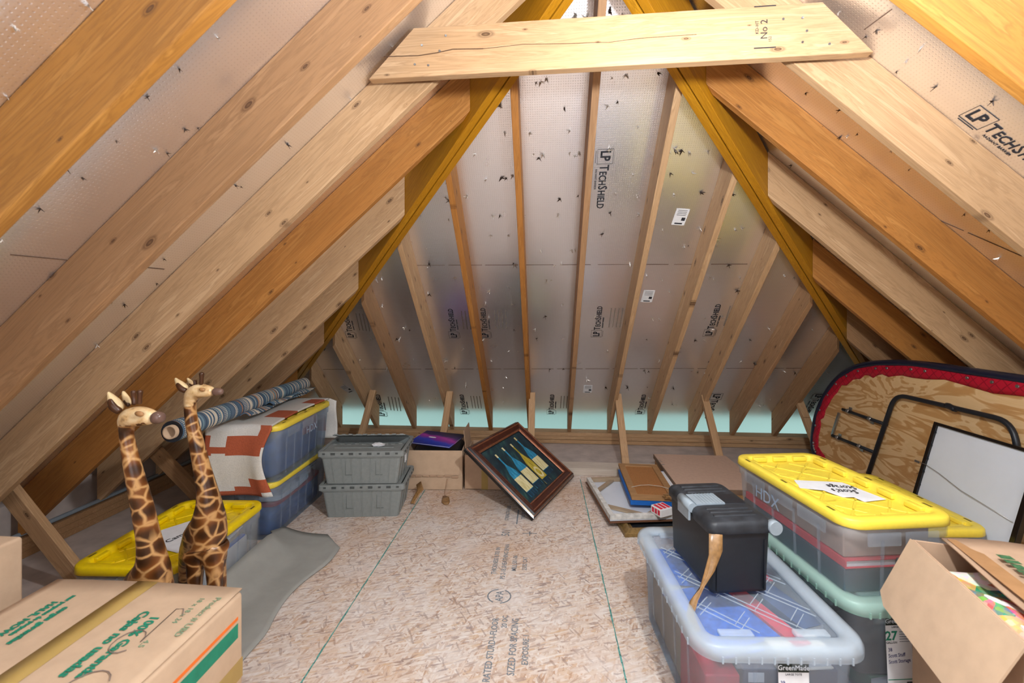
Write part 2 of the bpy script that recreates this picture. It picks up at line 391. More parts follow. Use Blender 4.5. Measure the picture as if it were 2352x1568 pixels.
colR = ['tan', 'tan', 'amber', 'pinkish pale', 'orange', 'pale', 'orange', 'brown', 'brown']
for i, n in enumerate(range(-4, 5)):
    y = YR0+SP*n
    if i < 2: continue
    lines = [(0, y, ZR-DEPTH), (0, y+TH, ZR-DEPTH), (0, y+TH, ZR-.001), (0, y, ZR-.001)]
    end = [((RX+.02, 0, 0), (1, 0, 0))]
    if y > RY-.2: end.append((apex-nR*HT, nR))
    if y > RY+.05: end = [(apex-nR*(HT+.001), nR)]
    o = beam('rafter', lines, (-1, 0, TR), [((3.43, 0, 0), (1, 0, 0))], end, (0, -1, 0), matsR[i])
    lab = f'{colR[i]} wooden rafter, {ORD[i-2]} from the camera on the right roof slope' if i > 1 else f'tan rafter {"above" if i else "behind"} the camera on the right roof slope'
    tag(o, lab, 'rafter', 'rafters of the right roof slope')
XB, SB = -2.2034, .4064
matsB = [W_ORNG, W_PALE, W_PALE, W_TAN, W_PALE, W_ORNG, W_ORNG, W_TAN, W_PINK, W_PALE, W_PALE, W_TAN, W_BRWN]
for i in range(-1, 12):
    x = XB+SB*i
    lines = [(x, 0, ZB-DEPTH), (x+TH, 0, ZB-DEPTH), (x+TH, 0, ZB-.001), (x, 0, ZB-.001)]
    o = beam('rafter', lines, (0, -1, TB), [((0, 4.59, 0), (0, 1, 0))], [(apex+nL*(HT+.001), nL), (apex+nR*(HT+.001), nR)] if 0 <= i else [(apex+nL*(HT+.001), nL)], (1, 0, 0), matsB[i+1])
    tag(o, f'narrow wooden rafter on the foil-lined back roof slope, {ORD[i+1]} from the left', 'rafter', 'rafters of the back roof slope')
def hip(label, hp, hd, n):
    M0 = None; root = thing('hip_rafter', label, 'rafter', hp(.15))
    root.location = hp(.15)-Vector((0, 0, .15))
    for k in (-1, 1):
        a, b = (.004, HT) if k > 0 else (-HT, -.004)
        P = hp(.15); Yv = n; Zv = hd.cross(Yv)
        if Zv.z < 0: Yv = -n; Zv = hd.cross(Yv); a, b = -b, -a
        L = [P+Yv*a+Vector((0, 0, -.385)), P+Yv*b+Vector((0, 0, -.385)), P+Yv*b+Vector((0, 0, -.036)), P+Yv*a+Vector((0, 0, -.036))]
        d = hd; A = []; B = []
        ln = (apex-P).length-.02
        for p in L: A.append(p+d*.12 if p.z < .1 else p+d*.12); B.append(p+d*ln)
        for p in A: p.z = max(p.z, .118)
        M = frame(P, d, Yv, Zv); Mi = M.inverted(); mb = MB(); mb.hexa([Mi @ p for p in A], [Mi @ p for p in B])
        o = mb.build('ply', W_LVL, bevel=.002); o.parent = root; o.matrix_basis = Matrix.Translation(-root.location) @ M
hip('amber laminated double hip beam rising from the back left corner', hipL, hdL, nL)
hip('amber laminated double hip beam rising from the back right corner', hipR, hdR, nR)
mb = MB(); mb.box((RX, (YN+RY)/2, RZ-.2), (.038, RY-YN-.03, .3)); struct(mb.build('trim_6', W_TAN))
# collar tie
pl = Vector((-.82, 1.7133, 0)); pn = nrm((.039, 1, 0))
q = [hit(846, 182, pl, pn), hit(2008, 119, pl, pn), hit(1890, 4, pl, pn), hit(950, 64, pl, pn)]
q[1].z += 0
Mc = frame(q[0], nrm(q[1]-q[0]), pn, nrm(q[1]-q[0]).cross(pn)); Mi = Mc.inverted()
mb = MB(); f4 = [Mi @ p for p in q]; mb.add(f4+[p+Vector((0, .038, 0)) for p in f4], [(0, 1, 2, 3), (7, 6, 5, 4), (0, 4, 5, 1), (1, 5, 6, 2), (2, 6, 7, 3), (3, 7, 4, 0)])
collar = mb.build('collar_tie', W_PINK, M=Mc, bevel=.003)
tag(collar, 'wide pale knotty collar tie board spanning between the two roof slopes at the top', 'beam')
Xf = Matrix.Rotation(PI/2, 4, 'X')
def stamp(parent, M, lines, size, m=INK, gap=1.15, xs=1., name='printed_stamp'):
    for k, s in enumerate(lines): text(s, size, parent, M @ Matrix.Translation((0, -k*size*gap, 0)), m, name, xs)
lc = Mi @ hit(1757, 62, pl, pn)
Ms = Matrix.Translation((lc.x, -.0006, lc.z)) @ Xf @ Matrix.Rotation(PI/2, 4, 'Z')
stamp(collar, Ms @ Matrix.Translation((0, .022, 0)), ['KD-HT'], .016); stamp(collar, Ms @ Matrix.Translation((-.008, -.008, 0)), ['No 2'], .034); stamp(collar, Ms @ Matrix.Translation((-.045, -.022, 0)), ['152'], .014)
for s in (-1, 1): mb = MB(); mb.box((s*.075, 0, 0), (.004, .075, .0006)); mb.build('printed_stamp', INK, collar, Ms)
ck = [Mi @ hit(px, py, pl, pn) for px, py in ((882, 130), (960, 128), (1005, 121), (1040, 113), (1110, 112), (1200, 102), (1310, 100), (1400, 97), (1470, 88), (1600, 79))]
mb = MB()
for a_, b_ in zip(ck, ck[1:]):
    e_ = (b_-a_); q_ = Vector((-e_.z, 0, e_.x)).normalized()*(.0016 if a_.x < .35 else .0009); mb.hexa([a_-q_+Vector((0, -.0006, 0)), b_-q_+Vector((0, -.0006, 0)), b_-q_+Vector((0, .001, 0)), a_-q_+Vector((0, .001, 0))], [a_+q_+Vector((0, -.0006, 0)), b_+q_+Vector((0, -.0006, 0)), b_+q_+Vector((0, .001, 0)), a_+q_+Vector((0, .001, 0))])
mb.build('drying_crack', plain('crack_dark', '#4a3222', .9), collar)
for (px, py) in ((1024, 82), (969, 104), (1010, 117), (953, 148), (984, 150), (1799, 44), (1843, 41), (1853, 71), (1843, 97), (1905, 101)):
    p = Mi @ hit(px, py, pl, pn); mb = MB(); mb.tube([(p.x, -.002, p.z), (p.x, .004, p.z)], .0045, n=8); mb.build('nail_head', STEEL, collar)
# braces
def brace(a, b, w, t, m, label, yaxis=(1, 0, 0)):
    a, b = Vector(a), Vector(b); d = nrm(b-a); Y = Vector(yaxis); Y = nrm(Y-d*Y.dot(d)); Z = d.cross(Y); L = (b-a).length
    mb = MB(); mb.box((L/2, 0, 0), (L, w, t)); o = mb.build('brace', m, M=frame(a, d, Y, Z), bevel=.002)
    return tag(o, label, 'brace', 'wooden kneewall braces')
tops = [(855, 905), (1032, 912), (1222, 915), (1420, 915), (1620, 935), (1836, 930)]
names = ['standing behind the grey crates', 'standing behind the open cardboard boxes', 'standing behind the bottle painting', 'standing right of the bottle painting, over the stacked canvases', 'standing behind the large brown board', 'beside the far edge of the folding table']
for (px, py), nm in zip(tops, names):
    p = hit(px, py, (0, 4.17, 0), Vector((0, 1, 0)))
    brace((p.x, 3.79, .06), (p.x, 4.20, .575), .060, .038, W_PALE, f'short pale wooden brace {nm}')
brace((-2.25, 1.985, .062), (-2.66, 1.985, .52), .038, .085, W_PINK, 'slanted wooden brace at the far left behind the plain cardboard box', (0, 1, 0))
brace((-2.17, 2.74, .062), (-2.66, 2.74, .52), .038, .085, W_BRWN, 'slanted brown brace under the rolled rug behind the giraffes', (0, 1, 0))
# ---- roof deck marks: logos, stickers, seams, nails
def logo_mesh():
    mb = MB(); x = 0
    for s, sz, bd in (('LP', 1.05, .028), (' ', .5, 0), ('T', 1., .012), ('ECH', .8, .012), ('S', 1., .012), ('HIELD', .8, .012)):
        if s == ' ': x += .25; continue
        me = font_mesh(s, sz, .78, 'LEFT', .002, bd); xs = [v.co.x for v in me.vertices]
        mb.add([(v.co.x+x, v.co.y, v.co.z) for v in me.vertices], [list(p.vertices) for p in me.polygons]); x += max(xs)+.07
        bpy.data.meshes.remove(me)
    me = font_mesh('RADIANT BARRIER', .22, .95, 'LEFT', .002)
    mb.add([(v.co.x+1.5, v.co.y-.34, v.co.z) for v in me.vertices], [list(p.vertices) for p in me.polygons])
    for (cx, cy, a, b) in ((.48, .95, 1.2, .02), (.48, -.25, 1.2, .02), (-.12, .35, .02, 1.2), (1.08, .35, .02, 1.2), (.48, -.38, 1.0, .03)): mb.box((cx, cy, 0), (a, b, .004))
    o = mb.build('printed_logo', INK); me = o.data; bpy.data.objects.remove(o); return me, x
LOGO, LOGOW = logo_mesh()
def loc2(sl, px, py):
    o, M, Mi, N = SL[sl]; p = Mi @ hit(px, py, M.translation, N); return p.x, p.y
def logo(sl, a, b, fine=True):
    o = SL[sl][0]; p, q = Vector(loc2(sl, *a)), Vector(loc2(sl, *b)); d = q-p; s = d.length/LOGOW; an = math.atan2(d.y, d.x)
    l = bpy.data.objects.new('printed_logo', LOGO); C.objects.link(l); l.parent = o
    l.matrix_basis = MT(p.x, p.y, .0012, an) @ Matrix.Diagonal((s, s, .3, 1))
    if fine:
        mb = MB()
        for k in range(4): mb.box((LOGOW*.62, -1.0-.42*k, 0), (LOGOW*.62, .10, .001))
        f = mb.build('fine_print', plain('faint_print', '#8d857d', .6, .3), o); f.matrix_basis = MT(p.x, p.y, .0012, an) @ Matrix.Diagonal((s, s, .3, 1))
for a, b in (((1050, 775), (1039, 708)), ((1122, 775), (1114, 706)), ((1376, 772), (1384, 702)), ((1634, 770), (1657, 697)), ((1073, 950), (1064, 905)), ((1271, 950), (1273, 905)), ((1474, 950), (1484, 905)), ((884, 955), (872, 905)), ((813, 775), (797, 712))): logo('ceiling_back', a, b)
for a, b in (((1381, 346), (1370, 480)), ((1640, 905), (1618, 962)), ((1875, 905), (1845, 955))): logo('ceiling_back', a, b, False)
logo('ceiling_right', (2216, 264), (2400, 404), False)
for px, py, an in ((1563, 498, -.1), (1488, 680, -.05), (1350, 893, 0), (797, 893, .5)):
    u, v = loc2('ceiling_back', px, py); mb = MB(); mb.box((0, 0, 0), (.085, .125, .0008)); o = SL['ceiling_back'][0]
    st = mb.build('white_sticker', WHITEP, o, MT(u, v, .001, an)); mb = MB()
    for k in range(4): mb.box((0, .05-.012*k, .0007), (.06, .003, .0006))
    mb.box((0, -.05, .0007), (.05, .010, .0006)); mb.box((.022, -.015, .0007), (.024, .024, .0006)); mb.build('sticker_print', INK, st)
SEAM = plain('deck_seam', '#5f4a3c', .8)
for sl, a, b in (('ceiling_back', (945, 609), (1720, 606)), ('ceiling_back', (740, 848), (1870, 845)), ('ceiling_left', (0, 582), (390, 619)), ('ceiling_right', (2050, 20), (1985, 68)), ('ceiling_right', (2352, 590), (2100, 480))):
    p, q = Vector(loc2(sl, *a)), Vector(loc2(sl, *b)); d = q-p; mb = MB(); L = d.length; n = max(2, int(L/.25)); y = 0
    for k in range(n): mb.box((L*(k+.5)/n, 0, 0), (L/n*random.uniform(.8, 1), random.uniform(.0025, .005), .0012))
    mb.build('board_seam', SEAM, SL[sl][0], MT(p.x, p.y, .0008, math.atan2(d.y, d.x)))
def chip_mesh(seed, m):
    rd = random.Random(seed); mb = MB()
    for k in range(rd.choice((2, 3, 3))):
        a = rd.uniform(0, 2*PI); L = rd.uniform(.008, .016); h = rd.uniform(.006, .013); wd = rd.uniform(.002, .004)
        c, s = math.cos(a), math.sin(a)
        mb.add([(-s*wd, c*wd, 0), (s*wd, -c*wd, 0), (c*L, s*L, h), (c*.002, s*.002, h*.6)], [(0, 1, 2), (1, 3, 2), (3, 0, 2), (0, 3, 1)])
    mb.tube([(0, 0, -.002), (rd.uniform(-.004, .004), rd.uniform(-.004, .004), .016)], [.0016, .0005], n=6)
    o = mb.build('nail_tip', m); me = o.data; bpy.data.objects.remove(o); return me
CH = [chip_mesh(k, CHIP if k % 3 == 0 else CHIP_DIM) for k in range(8)]
def nails(sl, n, box, rafters, rows, cap=100, sc0=1.):
    o, M, Mi, N = SL[sl]; rd = random.Random(len(sl)+n); cnt = 0; extra = MB(); tries = 0
    while cnt < n and tries < 9000:
        tries += 1
        px, py = rd.uniform(box[0], box[2]), rd.uniform(box[1], box[3]); u, v = loc2(sl, px, py); p = M @ Vector((u, v, 0))
        if not rows(p): continue
        v = round(v/.14)*.14+rd.uniform(-.02, .02); me = CH[rd.randrange(8)]; s = sc0*rd.uniform(.6, 1.35); R = rd.uniform(0, 6.28)
        if cnt < cap:
            q = bpy.data.objects.new('nail_tip', me); C.objects.link(q); q.parent = o; q.matrix_basis = MT(u, v, 0, R) @ Matrix.Diagonal((s, s, s, 1))
        else: extra.add([x.co for x in me.vertices], [list(f.vertices) for f in me.polygons], 0, False, MT(u, v, 0, R) @ Matrix.Diagonal((s, s, s, 1)))
        cnt += 1
    if extra.v: e = extra.build('nail_tips', CHIP, o); e['kind'] = 'stuff'
inb = lambda p: p.z > .4 and (p.x-RX)*TL > (p.z-RZ)+.1 if p.x < RX else p.z > .4 and (RX-p.x)*TR > (p.z-RZ)+.1
nails('ceiling_back', 260, (740, 0, 1900, 985), None, inb, sc0=1.7)
nails('ceiling_left', 70, (0, 0, 1000, 800), None, lambda p: p.x < .1 and p.y < 2.3, sc0=1.0)
nails('ceiling_right', 60, (1650, 0, 2352, 600), None, lambda p: p.x > .4 and p.y < 2.6, sc0=1.0)
# ---- floor marks
CHALK = plain('green_chalk', '#5f9c93', .9, var=.3, scale=90)
for x0, x1, y0, y1 in ((-.909, -.903, 3.3, 1.3), (.290, .308, 3.6, 1.3)):
    mb = MB(); n = 60; rd = random.Random(3)
    for k in range(n):
        a = k/n; b = (k+1.1)/n; xa, xb = x0+(x1-x0)*a, x0+(x1-x0)*b; ya, yb = y0+(y1-y0)*a, y0+(y1-y0)*b
        mb.box(((xa+xb)/2+rd.uniform(-.001, .001), (ya+yb)/2, .0004), (rd.uniform(.004, .0075), abs(yb-ya), .0008))
    mb.build('chalk_line', CHALK, floor)
R90 = PI/2
for s, x, y, sz in (('RATED STURD-I-FLOOR', -.205, 1.80, .040), ('20 OC', -.165, 1.95, .034), ('SIZED FOR SPACING', -.115, 1.82, .042), ('EXPOSURE 1', -.065, 1.80, .036), ('THICKNESS 0.703 IN', -.255, 2.42, .036), ('PS 2-18 SHEATHING SPAN', -.205, 2.42, .036), ('MILL 501-06', -.15, 2.40, .036), ('23/32 CAT', -.095, 2.40, .034), ('501', -.215, 2.72, .07), ('STRENGTH AXIS', -.235, 2.98, .036), ('THIS SIDE UP', -.13, 2.98, .034), ('APA', -.20, 2.12, .052), ('SUB FLOOR', .66, 2.32, .06), ('RATED', -.20, 1.36, .06)):
    text(s, sz, floor, MT(x, y, .0004, R90), INKB, xs=.8, bold=.0005)
mb = MB()
for k in range(20):
    if k in (4, 5, 14, 15): continue
    a = k/20*2*PI; mb.box((-.218+.055*math.cos(a), 2.12+.05*math.sin(a), .0004), (.018, .006, .0006), rz=a+PI/2)
mb.build('printed_ring', INKB, floor)
mb = MB(); mb.box((-.178, 2.93, .0004), (.008, .2, .0006)); mb.box((-.09, 2.72, .0004), (.09, .006, .0006)); mb.box((-.09, 2.72, .0004), (.006, .05, .0006)); mb.build('printed_line', INKB, floor)
#OBJECTS
# ------------------------------------------------------------------ totes
def side_pts(w, l, k):          # rib positions on the four sides of a box w x l
    r = []
    for i in range(k): t = -.5+(i+1)/(k+1); r += [(w/2, t*l, 0), (-w/2, t*l, 0)]
    for i in range(max(2, k-2)): t = -.5+(i+1)/(max(2, k-2)+1); r += [(t*w, l/2, 1), (t*w, -l/2, 1)]
    return r
def tote_body(root, w, l, h, m, mrim, kx=.86, ky=.90, ribs=5, rim=.03):
    mb = MB(); t = .003; prof = [(kx, ky, 0), (.93, .95, h-.05), (.955, .965, h-.045), (.96, .97, h)]
    out = [ring(w*a, l*b, .05, z, 5) for a, b, z in prof]
    inn = [ring(w*a-2*t, l*b-2*t, .048, max(z, t), 5) for a, b, z in prof][::-1]
    mb.rings(out+inn, 0, False, True, True)
    o = len(mb.v)-len(out)*2*len(out[0]); n = len(out[0]); mb.f.append([o+i for i in range(n)][::-1]); mb.m.append(0); mb.sm.append(False)
    for x, y, ax in side_pts(w, l, ribs):
        d = (.004, .010, 0) if not ax else (.010, .004, 0)
        lo = [Vector((x*kx+i*d[0]/2, y*ky+j*d[1]/2, .006)) for i, j in ((-1, -1), (1, -1), (1, 1), (-1, 1))]
        hi = [Vector((x*.93+i*d[0]/2, y*.95+j*d[1]/2, h-.052)) for i, j in ((-1, -1), (1, -1), (1, 1), (-1, 1))]
        mb.hexa(lo, hi, 1)
    b = mb.build('tote_body', [m, mrim], root)
    for x, y, ax in side_pts(w, l, 3):
        mb = MB()
        if ax: mb.box((x, y*.982, h-.04), (.12, .006, .045))
        else: mb.box((x*.978, y, h-.04), (.006, .14, .045))
        mb.build('tab', mrim, root)
    return b
def lid_yellow(root, w, l, h, m):
    mb = MB(); R = lambda d, z, r=.07: ring(w-2*d, l-2*d, max(r-d, .02), z, 6)
    mb.rings([R(.004, h-.034), R(0, h-.030), R(.002, h-.006), R(.008, h), R(.040, h), R(.046, h-.004), R(.052, h-.024), R(.06, h-.026)], 0, False, True, True)
    mb.rings([R(.007, h-.034), R(.010, h-.03), R(.014, h-.028)], 0, False, True, True)
    mb.rings([R(.004, h-.034), R(.007, h-.034)], 0, False, False, False)
    # scalloped blocks along the inner wall
    for sx in (-1, 1):
        for k in range(5): mb.rbox((sx*(w/2-.052), (k-2)*l*.165, h-.013), (.024, l*.10, .022), .005)
    for sy in (-1, 1):
        for k in range(3): mb.rbox(((k-1)*w*.24, sy*(l/2-.052), h-.013), (w*.16, .024, .022), .005)
    # diagonal lattice of raised bars on the recessed panel
    a, b = w/2-.075, l/2-.085
    for sg in (-1, 1):
        for k in range(-4, 5):
            c0 = k*.145                       # line y = sg*x + c0 clipped to the panel
            x0, x1 = -a, a
            if sg > 0: x0, x1 = max(-a, -b-c0), min(a, b-c0)
            else: x0, x1 = max(-a, c0-b), min(a, c0+b)
            if x1-x0 < .06: continue
            xm = (x0+x1)/2; mb.rbox((xm, sg*xm+c0, h-.0245), ((x1-x0)*1.414, .010, .005), .002, rz=sg*PI/4, n=1)
    rd = random.Random(int(w*1000))
    for k in range(26): mb.box((rd.uniform(-a, a)*.9, rd.uniform(-b, b)*.9, h-.0265), (rd.uniform(.04, .1), .004, .003), rz=rd.uniform(-.3, .3))
    for sx in (-1, 1):
        for sy in (-1, 0, 1): mb.box((sx*(w/2-.022), sy*(l/2-.10), h-.0005), (.010, .035, .0022), 1)
    return mb.build('lid', [m, SLOT], root)
def yellow_tote(label, x, y, z, w, l, h, rz, m=None, body=None, ribs=5, kx=.86, ky=.9):
    t = thing('storage_tote', label, 'storage tote', (x, y, z), rz, 'clear totes with yellow lids')
    tote_body(t, w, l, h-.03, body or CLEAR, FROSTT, kx, ky, ribs); lid_yellow(t, w, l, h, m or YEL); return t
def cloth_lump(name, label, loc, d, m, rz=0, seed=1, cat='clothing', group=None, parent=None):
    b = bmesh.new(); bmesh.ops.create_cube(b, size=1); bmesh.ops.subdivide_edges(b, edges=b.edges[:], cuts=7, use_grid_fill=True)
    rd = random.Random(seed); ph = [rd.uniform(0, 6) for _ in range(6)]
    for v in b.verts:
        x, y, zz = v.co
        e = 1-.10*(abs(2*x)**6+abs(2*y)**6)/2*(1 if zz > 0 else .3)
        k = .10*math.sin(9*x+ph[0]+4*y)+.08*math.sin(11*y+ph[1]-3*x)+.05*math.sin(17*zz+ph[2]+x*5)
        f = (zz+.5)
        v.co = Vector((x*d[0]*(1-.07*abs(2*y)**4)*(1+.03*math.sin(19*zz+ph[3]+7*y)), y*d[1]*(1-.05*abs(2*x)**4)*(1+.02*math.sin(21*zz+ph[4]+9*x)), (f*e+k*f)*d[2]))
    for f in b.faces: f.smooth = True
    me = bpy.data.meshes.new(name); b.to_mesh(me); b.free(); me.materials.append(m)
    o = bpy.data.objects.new(name, me); C.objects.link(o); o.location = loc; o.rotation_euler = (0, 0, rz)
    q = o.modifiers.new('s', 'SUBSURF'); q.levels = 1; q.render_levels = 1
    return tag(o, label, cat, group)
def bx(name, label, cat, loc, d, mats, rz=0, r=.004, group=None):
    mb = MB(); mb.rbox((0, 0, d[2]/2), d, r, n=1); return tag(mb.build(name, mats, loc=loc, rz=rz), label, cat, group)
def book(label, loc, d, mcover, rz=0, name='book', cat='book', M=None):
    t = thing(name, label, cat, loc, rz, M=M); mb = MB()
    mb.box((0, 0, d[2]-.002), (d[0], d[1], .004)); mb.box((0, 0, .002), (d[0], d[1], .004)); mb.box((-d[0]/2+.002, 0, d[2]/2), (.004, d[1], d[2]-.008))
    mb.build('cover', mcover, t, bevel=.001); mb = MB(); mb.box((.002, 0, d[2]/2), (d[0]-.012, d[1]-.012, d[2]-.009)); mb.build('pages', WHITEP, t); return t
NAVY = plain('navy_cloth', '#4470a6', .9, var=.2, scale=14, bump=.3)
NAVYD = plain('dark_blue_cloth', '#2c4d7c', .9, var=.2, scale=14, bump=.3)
WHT = plain('white_cloth', '#d8dade', .9, var=.06, bump=.3)
REDC = plain('red_cloth', '#b02a44', .9, var=.15, bump=.3)
PINKC = plain('pinkish_cloth', '#c08a94', .9, var=.15)
BLUEP = plain('blue_print', '#2f6fd0', .5, var=.2, scale=40)
REDP = plain('red_print', '#dc3048', .5, var=.12)
TEALP = plain('green_print', '#1d6a55', .6, var=.15)
KRAFT = plain('kraft', '#b39678', .85)
CREAM = plain('cream_print', '#e4d6c2', .6)
# left foreground tote
tl = yellow_tote('clear tote with a yellow lid on the floor behind the two giraffes', -1.775, 2.03, .001, .47, .66, .312, .055, YEL, kx=.90, ky=.93)
mb = MB(); mb.add([(-.10, -.10, .290), (.12, -.17, .290), (.17, .02, .291), (.13, .12, .290), (-.04, .13, .291), (-.12, .03, .290)], [(0, 1, 2, 3, 4, 5)])
nt = mb.build('paper_note', WHITEP, M=Matrix.Translation(tl.location) @ Matrix.Rotation(.055, 4, 'Z'), solid=.0008)
tag(nt, 'torn white paper note lying on the yellow lid behind the giraffes', 'paper')
text('Camping', .045, nt, MT(.03, -.02, .2924, 1.25), INK, 'handwriting', .9); text('Stuff', .04, nt, MT(.085, -.02, .2924, 1.25), INK, 'handwriting', .9)
bx('stack_of_papers', 'papers and folders inside the yellow-lidded tote behind the giraffes', 'papers', (-1.78, 2.03, .006), (.34, .52, .15), WHITEP, .055)
for k in range(3): bx('folder', f'{["blue", "tan", "pale"][k]} folder lying {["lowest", "in the middle", "highest"][k]} on the papers in the tote behind the giraffes', 'folder', (-1.77, 2.02+.01*k, .158+.014*k), (.33-.01*k, .5, .012), [BLUEP, KRAFT, WHITEC][k], .055+.05*k)
# stacked blue-filled totes
tb = yellow_tote('lower clear tote of blue clothes under the blanket-covered tote', -1.835, 2.86, .001, .45, .76, .348, .03, YEL2, CLEARB, 6)
cloth_lump('folded_clothes', 'blue clothes filling the lower tote of the stack', (-1.835, 2.86, .008), (.36, .64, .15), NAVY, .03, 1, group='clothes in the lower tote')
cloth_lump('folded_clothes', 'red clothes in a thin layer inside the lower tote of the stack', (-1.80, 2.88, .165), (.30, .60, .025), REDC, .03, 2, group='clothes in the lower tote')
cloth_lump('folded_clothes', 'crumpled white cloth inside the lower tote of the stack', (-1.79, 2.80, .195), (.30, .42, .04), WHT, .05, 3, group='clothes in the lower tote')
cloth_lump('folded_clothes', 'dark blue clothes topmost in the lower tote of the stack', (-1.835, 2.88, .242), (.34, .60, .055), NAVYD, .03, 4, group='clothes in the lower tote')
tu = yellow_tote('upper clear tote under the orange and white blanket', -1.80, 2.835, .350, .45, .74, .345, .05, YEL2, CLEARB, 6)
cloth_lump('folded_clothes', 'blue clothes filling the upper tote under the blanket', (-1.815, 2.83, .358), (.34, .63, .26), NAVY, .05, 5, group='clothes in the upper tote')
cloth_lump('folded_clothes', 'pink clothes at the far end of the blanket-covered tote', (-1.665, 3.0, .52), (.03, .22, .10), PINKC, .05, 6, group='clothes in the upper tote')
text('HDX', .07, tu, MT(.215, .06, .20) @ Matrix.Rotation(PI/2, 4, 'Z') @ Xf, plain('moulded_mark', '#9fb0c4', .5), 'moulded_mark')
# blanket
WOOLW = plain('wool_white', '#d9d6d0', .95, var=.06, scale=140, bump=.35)
WOOLO = plain('wool_terracotta', '#b05a3c', .95, var=.08, scale=140, bump=.35)
def blanket():
    mb = MB(); ns, nt = 30, 84; th = .012
    prof = []                                       # (y, z) from far hang over the top to the near hang, in the tote's frame
    zt = .350; yb, yf = .395, -.385
    for k in range(nt+1):
        t = k/nt
        if t < .20: u = t/.20; p = (yb+.012*math.sin(u*6), zt-.30+.30*u)
        elif t < .62: u = (t-.20)/.42; p = (yb+(yf-yb)*u, zt+.004)
        else: u = (t-.62)/.38; p = (yf-.012-.010*math.sin(u*5), zt-.40*u)
        prof.append(p)
    V = []
    for k, (y, z) in enumerate(prof):
        t = k/nt
        for i in range(ns+1):
            s = i/ns; x0, x1 = -.19, .205
            if t < .62: x1 = .205-.03*math.sin(max(0, (t-.2)/.42)*PI)-.012
            if t > .62: x1 = .21-.06*math.sin((t-.62)/.38*PI)
            if t < .2: x0, x1 = -.19, .245
            x = x0+(x1-x0)*s; wv = .006*math.sin(s*9+t*3)*(1 if t > .62 else .3)
            dy = -.018*max(0, math.sin(s*7.5+1.0))**3*max(0, (t-.66)/.34) if t > .66 else 0
            V.append(Vector((x, y+dy+(wv if t > .62 else 0), z+(wv if t < .62 else 0))))
    F = []; MI = []
    def col(s, t):
        if t > .62:
            u = (t-.62)/.38; e = .012*math.sin(40*s)
            if u < .12: return 1 if s > .82 else 0
            if u < .29: return 1 if s < .1 or s > .36 else 0
            if u < .40: return 1 if s < .12 or .36 < s < .97 else (1 if s < .36 and u < .36 else 0)
            if u < .74: return 0
            if u < .86: return 1 if s > .70 else 0
            if u < .93: return 1 if s > .42 or s < .15 else 0
            return 0 if s > .86 else 1
        if t < .2: return 1 if (.5 < s < .8 and .04 < t < .12) else 0
        v = (t-.2)/.42
        if .55 < v < .78 and s > .62: return 1
        if .10 < v < .26 and s > .72: return 1
        return 0
    for k in range(nt):
        for i in range(ns):
            a = k*(ns+1)+i; F.append((a, a+1, a+ns+2, a+ns+1)); MI.append(col((i+.5)/ns, (k+.5)/nt))
    for f, m in zip(F, MI): mb.f.append(list(f)); mb.m.append(m); mb.sm.append(True)
    mb.v = V
    o = mb.build('blanket', [WOOLW, WOOLO], M=Matrix.Translation(tu.location) @ Matrix.Rotation(.05, 4, 'Z'), solid=.010)
    return tag(o, 'white and terracotta woven blanket draped over the upper yellow-lidded tote', 'blanket')
blanket()
# rolled rug
def rug_mat():
    t = NT('striped_rug'); v = t.coord(); sp = t.n('ShaderNodeSeparateXYZ'); t.set(sp, 0, v)
    an = t.math('ARCTAN2', sp.outputs[1], sp.outputs[2])
    x = t.math('ADD', sp.outputs[0], t.math('MULTIPLY', t.noise(v, 4, 2), .02))
    cells = t.math('FLOOR', t.math('MULTIPLY', x, 84))
    wn = t.n('ShaderNodeTexWhiteNoise', noise_dimensions='1D'); t.set(wn, 'W', cells)
    c = t.ramp(wn.outputs[0], [(0, lin('#546b80')), (.28, lin('#cfc7b6')), (.40, lin('#5d7083')), (.56, lin('#b98a68')), (.64, lin('#7d97a0')), (.80, lin('#cfc8b8')), (.88, lin('#4a5d70'))], 'CONSTANT')
    fr = t.math('FRACT', t.math('MULTIPLY', x, 84)); 
    zig = t.math('GREATER_THAN', t.math('SINE', t.math('MULTIPLY', an, 34)), .1)
    band = t.math('LESS_THAN', t.math('ABSOLUTE', t.math('SUBTRACT', fr, .5)), .28)
    wn2 = t.n('ShaderNodeTexWhiteNoise', noise_dimensions='1D'); t.set(wn2, 'W', t.math('ADD', cells, 91.3))
    msk = t.math('MULTIPLY', t.math('MULTIPLY', zig, band), t.math('GREATER_THAN', wn2.outputs[0], .45))
    c = t.mix(msk, c, t.mix(t.math('GREATER_THAN', wn2.outputs[0], .75), lin('#d9d0bc'), lin('#3a4f63')))
    return t.done(t.pbr(c, .95, 0, t.bump(t.noise(v, 260, 2), .3, .003), .1))
RUG = rug_mat(); RUGB = plain('rug_backing', '#22252d', .9, var=.2, scale=200)
a, b = Vector((-1.785, 1.99, .800)), Vector((-1.935, 3.42, .778)); d = nrm(b-a); L = (b-a).length
Mr = frame(a, d, d.cross(Vector((0, 0, 1))).normalized()*-1, Vector((0, 0, 1)))
X = d; Z = (Vector((0, 0, 1))-X*X.z).normalized(); Y = Z.cross(X); Mr = frame(a, X, Y, Z)
rug = thing('rolled_rug', 'long rolled rug with blue, cream and orange stripes resting on the blanket', 'rug', M=Mr)
mb = MB(); R0 = .052
mb.tube([(0, 0, 0), (L*.5, 0, 0), (L, 0, 0)], [R0, R0*.98, R0*.95], n=28, caps=False)
mb.rings([[(x, r*math.cos(2*PI*k/28), r*math.sin(2*PI*k/28)) for k in range(28)] for x, r in ((0, R0), (.001, .034), (.2, .034))], 1, False, False)
